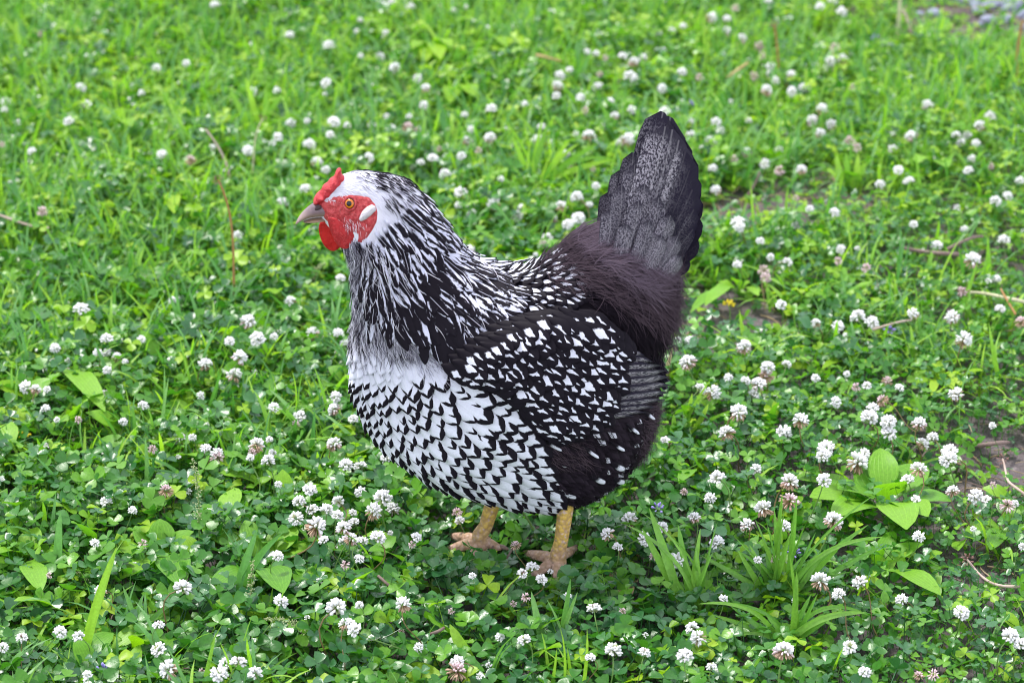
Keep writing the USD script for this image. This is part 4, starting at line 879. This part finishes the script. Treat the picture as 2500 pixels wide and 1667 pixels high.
def words_place(px, py):
    """Rough places one can point to, with a spot of each in the photograph's pixels."""
    return None
LAND = [('the hen\'s beak', 715, 545), ('the hen\'s throat', 855, 660), ('the hen\'s breast', 850, 960), ('the hen\'s belly', 1010, 1180), ('the hen\'s front foot', 1165, 1340), ('the hen\'s rear foot', 1362, 1390), ('the hen\'s rump', 1625, 1000), ('the hen\'s raised tail', 1690, 430),
        ('the hen\'s back', 1240, 610), ('the hen\'s nape', 1075, 520), ('the broad plantain rosette', 2155, 1225), ('the big grass clump', 1903, 1450), ('the bare soil', 2430, 1170), ('the grey gravel', 2470, 40), ('the curved pink stalk', 2420, 1425), ('the forked twig', 2260, 610), ('the pale fallen stalk', 2420, 720),
        ('the tall brown stalk', 570, 640), ('the wide lone blade', 250, 1480), ('the folded-over grass blade', 610, 1330), ('the drooping seed head', 720, 1560), ('the yellow-green rosette', 278, 300), ('the grassy far corner', 60, 60), ('the twin dry stems', 2210, 60), ('the dark-tipped dry stem', 1895, 130), ('the narrow-leaved weed', 2058, 725), ('the lime weed', 2300, 925),
        ('the low grass clump', 1365, 1590), ('the wide-leaved weed', 110, 880), ('the big dock-like leaves', 430, 1340), ('the long blue-green blade', 1100, 310), ('the bare patch', 1850, 515), ('the dry straw', 1340, 145)]
STATE = {'w': 'fresh white', 'o': 'white dark-centred', 's': 'white brown-skirted', 'f': 'faded pinkish-brown', 'p': 'pale pink', 'b': 'small budding', 'x': 'brown spent'}
MAP = {'w': 'fresh', 'o': 'open', 's': 'skirted', 'f': 'faded', 'p': 'faded', 'b': 'bud', 'x': 'spent'}
ORD = ['nearest', 'second nearest', 'third nearest', 'fourth nearest', 'fifth nearest', 'sixth nearest', 'seventh nearest', 'eighth nearest', 'ninth nearest', 'tenth nearest']
order = sorted(range(len(spots)), key=lambda i: -spots[i][5])
single, rest = sorted(order[:300]), order[300:]
# each head belongs to its closest landmark; heads of one look on one side of it are ranked by their distance from it
lab, by = {}, {}
for i in single:
    p, dia, k_, px, py, size = spots[i]
    j = min(range(len(LAND)), key=lambda q: (LAND[q][1] - px) ** 2 + ((LAND[q][2] - py) * 1.25) ** 2)
    dx, dy = px - LAND[j][1], (py - LAND[j][2]) * 1.25
    side = ('right of' if dx > 0 else 'left of') if abs(dx) > abs(dy) else ('in front of' if dy > 0 else 'behind')
    by.setdefault((STATE[k_], side, j), []).append((dx * dx + dy * dy, i))
for (st__, side, j), l in by.items():
    for n_, (d_, i) in enumerate(sorted(l)):
        lab[i] = f'{st__} clover head {side} {LAND[j][0]}' + (f', {ORD[min(n_, 9)]}' if len(l) > 1 else '')
r_ = np.random.default_rng(5)
for n_, i in enumerate(single):
    p, dia, k_, px, py, size = spots[i]
    src = KINDS[MAP[k_]][i % len(KINDS[MAP[k_]])]
    base = {'fresh': .0215, 'open': .0215, 'skirted': .0235, 'faded': .0225, 'bud': .021, 'spent': .020}[MAP[k_]]
    s_ = float(np.clip(dia / base, .30, 1.5))
    x_ = UsdGeom.Xform.Define(stage, path_for('clover_flower'))
    x_.AddTranslateOp().Set(Gf.Vec3d(*[float(c) for c in p]))
    x_.AddRotateXYZOp().Set(Gf.Vec3f(float(r_.normal(0, 20)), float(r_.normal(0, 20)), float(r_.uniform(0, 360))))
    x_.AddScaleOp().Set(Gf.Vec3f(s_, s_, s_ * float(r_.uniform(.78, 1.0)) if k_ != 'b' else s_ * 1.15))
    q = x_.GetPrim(); q.GetReferences().AddInternalReference(Sdf.Path(src)); q.SetInstanceable(True)
    data(q, label=lab[i], category='clover flower', group='clover flowers in the lawn')
# the smallest heads, past three hundred
mats = []; protos = []
for kind in ('fresh', 'skirted', 'faded', 'bud'):
    ps = flower_kind(kind, 77)
    v, f = join([m_ for _, m_, _, _ in ps]); protos.append((v, f))
sel = np.array([{'w': 0, 'o': 0, 's': 1, 'f': 2, 'p': 2, 'b': 3, 'x': 2}[spots[i][2]] for i in rest])
P_ = np.array([spots[i][0] for i in rest]); D_ = np.array([spots[i][1] for i in rest])
extra_n = 0
def heads_uv(kind):
    ps = flower_kind(kind, 77); us = []
    for _, m_, uv, _ in ps: us.append(uv if uv is not None else np.full((len(m_[0]), 2), -1.0))
    return np.vstack(us)
instancer('far_clover_flowers', [('flower_head', protos[q], [FL['white'], FL['white'], FL['pink'], FL['white']][q], heads_uv(k_)) for q, k_ in enumerate(('fresh', 'skirted', 'faded', 'bud'))],
          P_, tilt(len(rest), .2), np.clip(D_ / .0215, .3, 1.4), sel, 'smallest far white clover heads sprinkled over the lawn')

# ------------------------------------------------------------------ weeds with broad leaves, each a plant of its own
def weed(name, label, base, tips, wd, mat, lift=.03, arch=(.55, -.35), narrow=False, cat='weed', group=None):
    B = at_z(base[0], base[1], .005); t_ = thing(name, label, cat, B, group)
    for i, (a, b) in enumerate(tips):
        tip = at_z(a, b, lift * (0.6 + .5 * ((i * .37) % 1))) - B
        L = np.linalg.norm(tip); az = math.atan2(tip[1], tip[0]); el = math.asin(np.clip(tip[2] / L, -1, 1))
        v, f, uv = leaf_mesh(L * 1.08, wd * (.8 + .4 * ((i * .53) % 1)), (arch[0], arch[1]), .12, .0016 if not narrow else .0006, i + len(names), .10 if narrow else .2, 11)
        chord = v[-3]; ea = math.atan2(chord[2], chord[0])
        v = rz(ry(v, ea - el), az)
        part('leaf', (v, f), LEAF[mat], t_, uv=uv)
weed('plantain', 'big light green plantain rosette with broad ribbed leaves at the soil\'s edge', (2160, 1250), [(1945, 1168), (2040, 1262), (2150, 1100), (2255, 1140), (2315, 1225), (2210, 1290), (2100, 1200), (2050, 1195), (2190, 1180), (1985, 1215), (2260, 1260), (2110, 1140)], .044, 'broad', .052)
weed('plantain', 'broad-leaved plantain low in the clover near the left edge\'s bottom', (400, 1365), [(255, 1345), (330, 1290), (390, 1270), (300, 1410), (470, 1300), (440, 1430)], .036, 'broad', .040)
weed('plantain', 'upright broad-leaved plantain beside the folded-over grass blade', (640, 1400), [(755, 1330), (720, 1290), (600, 1275), (500, 1290), (520, 1440), (690, 1445)], .036, 'broad', .045)
weed('plantain', 'curled plantain cut by the photo\'s left edge', (60, 1380), [(-60, 1400), (0, 1310), (90, 1290), (130, 1370), (100, 1440)], .034, 'broad', .035)
weed('broad_weed', 'lime green wide-leaved weed left of the brown-skirted clovers', (120, 910), [(45, 790), (120, 790), (215, 830), (190, 935), (20, 930), (250, 1000)], .030, 'broad', .040)
weed('lime_weed', 'four-leaved lime green weed on the thin clover', (2290, 935), [(2235, 885), (2300, 880), (2345, 915), (2240, 940), (2275, 965), (2325, 950)], .015, 'broad_lime', .03, narrow=True)
weed('narrow_weed', 'star-shaped narrow-leaved weed behind the pale fallen stalk', (2058, 735), [(1985, 700), (2020, 670), (2060, 655), (2085, 670), (2125, 690), (2000, 735), (2110, 735)], .014, 'broad', .035, narrow=True)
weed('narrow_weed', 'narrow-leaved weed in front of the white pair of clovers', (2075, 890), [(2010, 840), (2065, 810), (2120, 850), (2010, 900), (2130, 900), (2095, 830)], .014, 'broad_lime', .035, narrow=True)
weed('broad_weed', 'yellow-green leaf rosette in the far left grass', (285, 320), [(255, 265), (300, 265), (320, 310), (235, 310)], .032, 'broad_lime', .05)
weed('broad_weed', 'yellow-green leaves in the middle of the far lawn', (1055, 130), [(1025, 70), (1075, 145), (1100, 115), (1040, 150), (1010, 120)], .034, 'broad_lime', .06)
weed('broad_weed', 'lime leaves behind the hen\'s nape in the grass', (1120, 225), [(1080, 195), (1155, 235), (1140, 190), (1100, 250)], .034, 'broad_lime', .05)
weed('broad_weed', 'lime leaves standing upright in the far lawn\'s centre', (1190, 115), [(1180, 80), (1215, 80), (1235, 115), (1165, 110)], .034, 'broad_lime', .05)
weed('broad_weed', 'arched yellow leaf left of the hen\'s beak', (420, 495), [(370, 480), (445, 475), (425, 520)], .030, 'broad_lime', .045)
weed('mint_weed', 'leafy light green weed right of the hen\'s cushion', (1805, 712), [(1755, 690), (1745, 712), (1790, 680), (1830, 690), (1850, 722), (1725, 745), (1690, 762)], .020, 'broad', .03)
weed('broad_weed', 'single upright ribbed leaf between two clover clumps', (1885, 1060), [(1882, 975), (1900, 985)], .022, 'broad', .06)
weed('mint_weed', 'broad pale leaf behind the bare patch', (2275, 410), [(2255, 350), (2310, 410), (2240, 400)], .032, 'broad', .05)
weed('mint_weed', 'dark-spotted leaf pair right of the hen\'s rump', (1705, 1165), [(1690, 1095), (1722, 1105), (1660, 1180)], .022, 'broad', .045)
weed('broad_weed', 'round lime leaf standing by the straw near the back', (2207, 515), [(2205, 470), (2225, 500)], .034, 'broad_lime', .045)
weed('dead_leaf', 'pair of withered pinkish-green leaves on the dark clover', (1525, 1440), [(1490, 1400), (1555, 1420), (1530, 1465)], .022, 'dry', .03, cat='dead leaf')
weed('broad_weed', 'ribbed leaves by the withered pair at the lower right', (2140, 1400), [(2180, 1300), (2250, 1330), (2160, 1330), (2290, 1450)], .026, 'broad', .045)
weed('broad_weed', 'leafy weed where the lawn meets the right edge', (2460, 1300), [(2400, 1280), (2420, 1340), (2520, 1290), (2360, 1305), (2480, 1240)], .026, 'broad', .03)

# ------------------------------------------------------------------ grass clumps and single blades one can pick out
def clump(label, base, blades, mat, wd=.006, name='grass_clump', cat='grass'):
    """blades: (tip pixel x, y, nearer by metres, droop)"""
    B = at_z(base[0], base[1], 0.0); t_ = thing(name, label, cat, B)
    if len(blades) > 4:
        cx_, cy_ = np.mean([b_[0] for b_ in blades]), np.mean([b_[1] for b_ in blades]); rr = np.random.default_rng(int(base[0]))
        blades = list(blades) + [(b_[0] + rr.normal(0, 30), b_[1] + rr.normal(8, 26), b_[2] + rr.normal(0, .012), b_[3] + rr.uniform(.03, .22), wd * rr.uniform(.4, .8)) for b_ in blades]
    for i, bl_ in enumerate(blades):
        tx, ty, dy, dr = bl_[:4]; w_ = bl_[4] if len(bl_) > 4 else wd
        T_ = at_y(tx, ty, B[1] + dy) - B
        mid = T_ * .5 + np.array([0, 0, dr * np.linalg.norm(T_)]) + [0, -.004, 0]
        off = np.array([((i * .37) % 1 - .5) * .02, ((i * .61) % 1 - .5) * .014, 0])
        c = spline([off, off * .6 + mid, T_], 10); n_ = len(c)
        tg = np.gradient(c, axis=0); tg /= np.linalg.norm(tg, axis=1, keepdims=True)
        face = np.array([.35 * math.sin(i * 2.1), -1.0, .55]); s__ = np.cross(tg, face); s__ /= np.linalg.norm(s__, axis=1, keepdims=True)
        nr = np.cross(s__, tg); w = w_ / 2 * np.interp(np.linspace(0, 1, n_), [0, .2, .6, .88, 1], [.7, 1, 1, .6, .05]); u = np.array([-1, 0, 1.0])
        v = c[:, None] + s__[:, None] * (w[:, None] * u)[..., None] - nr[:, None] * (.3 * w[:, None] * np.abs(u))[..., None] * -1
        part('blade', (v.reshape(-1, 3), quads(3, n_)), LEAF[mat], t_, uv=np.stack([np.tile(u, n_), np.repeat(np.linspace(0, 1, n_), 3)], 1))
clump('big grass clump with wide arching blades right of the hen\'s feet', (1903, 1470), [(1800, 1340, -.01, .05), (1830, 1330, .01, .03), (1945, 1215, 0, .02), (1910, 1205, .01, .02), (1890, 1240, .02, .02), (2015, 1340, 0, .05), (2120, 1280, .02, .05), (1780, 1480, -.02, .2), (1860, 1315, 0, .02), (1985, 1370, -.01, .05), (2160, 1330, .01, .06), (1930, 1300, -.01, .02), (1850, 1420, -.02, .05)] + [(1903 + 190 * math.sin(i * 2.4), 1330 + 60 * math.cos(i * 5.1) + 70 * abs(math.sin(i * 2.4)), .015 * math.sin(i * 3.3), .05) for i in range(6)], 'clump', .0058)
clump('low grass clump with arching blades along the lower right', (1925, 1590), [(2115, 1495, -.02, .22, .007), (2020, 1515, -.01, .1), (2140, 1620, -.04, .08, .008), (1795, 1570, -.01, .05), (1785, 1480, 0, .05), (1870, 1500, 0, .08), (1980, 1450, .01, .03), (1945, 1395, .0, .03, .007), (1740, 1500, .0, .05)], 'clump', .0056)
clump('tall grass clump leaning left beside the hen\'s rear foot', (1695, 1500), [(1585, 1240, .02, .07, .009), (1655, 1280, .02, .04, .008), (1700, 1330, .01, .03), (1568, 1290, .02, .03, .008), (1640, 1400, 0, .06), (1760, 1420, .0, .06), (1710, 1290, .02, .02)], 'clump', .0058)
clump('grass clump with a narrow upright blade at the bottom middle', (1367, 1612), [(1297, 1443, .01, .03, .008), (1393, 1412, .01, .0, .006), (1405, 1560, 0, .05), (1430, 1580, -.01, .06), (1345, 1560, 0, .03, .004)], 'grass_cool', .0062)
clump('wide blade leaning left at the bottom edge under the hen', (1200, 1655), [(1098, 1523, .01, .06, .013), (1290, 1640, -.01, .2, .006), (1210, 1595, 0, .12, .008)], 'grass', .010)
clump('wide lone grass blade rising over the left clover', (222, 1640), [(285, 1335, .02, .05, .0095)], 'grass', .0115, 'tall_grass')
clump('folded-over grass blade by the plantain', (585, 1500), [(628, 1292, .01, .02, .009), (690, 1300, -.0, .2, .008)], 'grass_cool', .009, 'tall_grass')
clump('pale upright blade pair near the left edge', (170, 1420), [(148, 1250, .01, .01, .009), (62, 1335, .01, .06, .009)], 'grass_cool', .009, 'tall_grass')
clump('light crossing blades left of the hen\'s wattles', (510, 625), [(425, 540, .02, .05, .011), (560, 610, 0, .12, .010), (330, 590, .02, .10, .009), (470, 560, .02, .04, .008)], 'grass', .010)
clump('long blue-green blade behind the hen\'s nape', (1125, 385), [(1068, 232, .03, .02, .010)], 'grass_cool', .010, 'tall_grass')
clump('bright grass clump above the hen\'s back', (1300, 480), [(1338, 300, .03, .01, .009), (1460, 350, .02, .06, .010), (1250, 330, .02, .03), (1500, 390, .01, .08), (1390, 340, .02, .03), (1200, 400, .02, .06)], 'grass', .0085)
clump('grass clump behind the bare soil in the right half', (2076, 470), [(2040, 380, .03, .02), (2065, 370, .02, .01), (2095, 375, .02, .02), (2110, 400, .02, .04), (2020, 410, .02, .05)], 'grass', .0085)
clump('grass clump at the far right edge', (2470, 215), [(2440, 110, .03, .02), (2465, 130, .02, .02), (2490, 150, .02, .04)], 'grass', .0100)
clump('yellow-green tall grass in the far left lawn', (325, 150), [(290, 60, .03, .02), (310, 50, .02, .01), (335, 55, .02, .02), (360, 70, .02, .04), (375, 80, .02, .06), (270, 85, .02, .05)], 'grass', .0100)
clump('crossing blades in the grass behind the beak', (640, 330), [(560, 215, .03, .04), (600, 190, .02, .03), (650, 210, .02, .02), (690, 230, .02, .05)], 'grass', .0095)
clump('yellowed blade standing behind the hen\'s rump', (1628, 970), [(1642, 850, .0, .01, .006), (1636, 880, .0, .02, .005)], 'dry', .006, 'tall_grass')
clump('bright blades right of the hen\'s rump', (1670, 1080), [(1645, 1010, .0, .02), (1690, 960, .01, .02), (1730, 985, .0, .05), (1760, 1090, -.01, .1), (1600, 1180, -.02, .12)], 'grass', .007)
clump('grass blades in front of the shaded plantain, lower left', (345, 1560), [(350, 1450, .01, .02), (455, 1560, 0, .08), (300, 1430, .01, .04), (420, 1470, 0, .05), (500, 1600, -.01, .1)], 'grass_cool', .0055)
clump('lone blade left of the hen\'s breast', (630, 1010), [(612, 955, .01, .01, .011)], 'grass', .011, 'tall_grass')

# ------------------------------------------------------------------ dry stalks, twigs
def stalk(label, pts, r, mat, head=None, name='dry_stalk', lying=None, cat='stalk'):
    """pts: pixels from the foot up; lying: height above the ground for one that lies flat."""
    if lying is None:
        B = at_z(pts[0][0], pts[0][1], 0.0); P_ = np.array([at_y(a, b, B[1]) for a, b in pts])
    else:
        P_ = np.array([at_z(a, b, lying + .008 * (i % 2)) for i, (a, b) in enumerate(pts)]); B = P_[0] * [1, 1, 0]
    c = spline(P_ - B, 14); t_ = thing(name, label, cat, B)
    kn = 1 + .12 * np.sin(np.arange(14) * 2.3)
    r = r * (.78 if lying else .85)
    part('stem', tube(c, r * np.linspace(1.1, .8, 14) * kn, 7), mat, t_)
    if head:
        rr = np.random.default_rng(len(names)); m_, uv = florets(ring_set(rr, 22, .1, 2.6, head, head * .34), 1)
        part('seed_head', (m_[0] + c[-1], m_[1]), FL['dusk'], t_, uv=uv)
stalk('tall brown stalk with a small dark bud left of the hen\'s wattles', [(575, 760), (570, 640), (560, 520), (533, 440)], .0019, STALK['rust'], .0045)
stalk('pale stalk above the tall brown one', [(558, 470), (552, 400), (530, 355), (502, 316)], .0021, STALK['pink'])
stalk('thin dry stalk with a dark bud, right of the pale one', [(603, 460), (618, 400), (624, 335), (642, 290)], .0015, STALK['pale'], .0040)
stalk('pinkish stalk lying in from the left edge', [(-20, 510), (25, 535), (70, 550), (118, 556)], .0024, STALK['pink'], lying=.05)
stalk('thick pale dry stem, one of the twin stems at the top', [(2191, 108), (2194, 60), (2198, -20)], .0042, STALK['pale'])
stalk('bent pinkish dry stem, one of the twin stems at the top', [(2226, 118), (2222, 70), (2204, 25)], .0036, STALK['pink'])
stalk('dark-tipped dry stem among the clovers at the top', [(1903, 230), (1900, 150), (1890, 60)], .0022, STALK['rust'], .0050)
stalk('dry stem standing at the right edge', [(2488, 235), (2484, 130), (2498, 50)], .0030, STALK['rust'])
stalk('slender pale stem beside the small clover group', [(2037, 205), (2034, 160), (2032, 118)], .0022, STALK['pale'])
stalk('pale fallen stalk with a brown bud at the right edge', [(2352, 714), (2400, 716), (2450, 726), (2530, 742)][::-1], .0030, STALK['pale'], .0060, lying=.035)
stalk('curved pink stalk with a dark end by the lower right', [(2530, 1430), (2450, 1430), (2390, 1400), (2362, 1366)], .0020, STALK['pink'], .0050, lying=.025)
stalk('pink stalk bending over the bare soil at the right edge', [(2520, 1220), (2480, 1190), (2455, 1150), (2448, 1120)], .0020, STALK['pink'], .0045, lying=.03)
stalk('long brown twig lying behind the white clover pair', [(2130, 805), (2180, 790), (2225, 782)], .0018, STALK['pink'], lying=.03, name='twig', cat='twig')
stalk('thick broken twig with a pale end, arm of the fork', [(2345, 622), (2290, 618), (2240, 612), (2205, 605)], .0036, TWIG, lying=.03, name='twig', cat='twig')
stalk('thin dark twig rising right of the broken one', [(2310, 610), (2350, 590), (2400, 578)], .0028, TWIG, lying=.035, name='twig', cat='twig')
stalk('short dark twig on the bare soil at the right edge', [(2390, 1088), (2430, 1082), (2462, 1080)], .0034, TWIG, lying=.012, name='twig', cat='twig')
stalk('reddish twig by the pale fallen stalk', [(2480, 768), (2460, 735), (2444, 705)], .0018, STALK['rust'], lying=.04, name='twig', cat='twig')
stalk('dark stem in the bare patch', [(1815, 490), (1840, 455), (1855, 420)], .0024, TWIG, name='twig', cat='twig')
stalk('straw lying among the clovers at the top right', [(1775, 190), (1800, 172), (1825, 155)], .0030, STALK['tan'], lying=.05, name='straw', cat='straw')
stalk('straw lying in the middle of the far lawn', [(1310, 135), (1340, 142), (1370, 150)], .0030, STALK['tan'], lying=.05, name='straw', cat='straw')
stalk('grey twig leaning between the hen\'s feet', [(1190, 1368), (1197, 1350), (1204, 1332)], .0014, TWIG, name='twig', cat='twig')
stalk('second grey twig leaning between the hen\'s feet, longer and further right', [(1222, 1390), (1236, 1365), (1252, 1338)], .0014, TWIG, name='twig', cat='twig')
stalk('grey twig lying on the clover under the hen\'s front foot', [(965, 1445), (945, 1425), (920, 1405)], .0022, TWIG, lying=.035, name='twig', cat='twig')
stalk('small dark twig on the clover below the hen', [(1050, 1548), (1070, 1540), (1085, 1530)], .0022, TWIG, lying=.035, name='twig', cat='twig')
stalk('short brown twig upright in the clover below the hen', [(1050, 1455), (1044, 1435), (1038, 1410)], .0020, TWIG, name='twig', cat='twig')
stalk('light green stem bending under the hen\'s belly', [(1312, 1345), (1308, 1310), (1290, 1270), (1262, 1232)], .0016, STEM)

def seed_grass(label, pts, lying=False):
    B = at_z(pts[0][0], pts[0][1], 0.0); P_ = np.array([at_y(a, b, B[1] + .01 * i) for i, (a, b) in enumerate(pts)]) - B
    c = spline(P_, 22); t_ = thing('seed_grass', label, 'grass', B)
    part('stem', tube(c, np.linspace(.0011, .0005, 22), 5), STEM, t_)
    rr = np.random.default_rng(len(names)); bits, us = [], []
    for i in range(90):
        s_ = rr.uniform(.45, 1.0); k_ = min(int(s_ * 21), 20); p = c[k_] + (c[k_ + 1] - c[k_]) * (s_ * 21 - k_)
        d = rr.normal(0, 1, 3); d /= np.linalg.norm(d); p = p + d * rr.uniform(.001, .007) * (1.1 - s_) * 1.6
        v, f, tv = floret(.0036, .0014, 0); v = ry(v, rr.uniform(0, 2)); bits.append((rz(v, rr.uniform(0, 6.28)) + p, f)); us.append(np.stack([tv, tv], 1))
    part('seeds', join(bits), FL['green'], t_, uv=np.vstack(us), kind='stuff')
seed_grass('drooping pale green seed head at the bottom left of the hen', [(830, 1640), (770, 1560), (710, 1520), (645, 1515)])
seed_grass('seed head leaning left over the left clover', [(250, 1470), (225, 1430), (200, 1405), (172, 1396)])
seed_grass('thin upright seed head beside the plantain', [(492, 1390), (486, 1260), (480, 1170), (470, 1125)])
seed_grass('wispy seed head below the folded-over blade', [(616, 1560), (612, 1480), (614, 1420), (618, 1370)])
seed_grass('pale seed head left of the hen\'s breast', [(760, 735), (765, 690), (775, 660), (795, 645)])
def small_flower(name, label, px, py, h, mat, n_=4, L=.0055, group=None):
    p = at_z(px, py, h); t_ = thing(name, label, 'flower', p * [1, 1, 0], group); rr = np.random.default_rng(len(names))
    m_, uv = florets(ring_set(rr, n_ * 3, .1, 1.5, L, L * .55), 2)
    part('petals', (m_[0] + [0, 0, p[2]], m_[1]), FL[mat], t_, uv=uv)
    part('stem', tube(spline([(0, 0, 0), (.002, 0, h * .5), (0, 0, h)], 5), .0008, 5), STEM, t_)
small_flower('violet_flower', 'tiny violet flower at the left edge of the bottom, under the wide blade', 253, 1637, .035, 'violet')
small_flower('violet_flower', 'tiny violet flower between the hen\'s rear and the tall grass', 1607, 1243, .035, 'violet')
small_flower('violet_flower', 'tiny violet flower inside the big grass clump', 1939, 1353, .035, 'violet')
small_flower('violet_flower', 'tiny violet flower behind the hen\'s tail tip', 1687, 257, .035, 'violet')
small_flower('violet_flower', 'tiny violet flower on the thin clover behind the long twig', 2172, 810, .02, 'violet')
small_flower('violet_flower', 'tiny violet flower below the twin dry stems', 2138, 95, .035, 'violet')
small_flower('yellow_flower', 'tiny yellow flower at the left edge, lower half', 58, 1063, .035, 'yellow', 4, .006)
small_flower('yellow_flower', 'tiny yellow flower over the bare soil behind the hen\'s cushion', 1780, 746, .035, 'yellow', 4, .006)
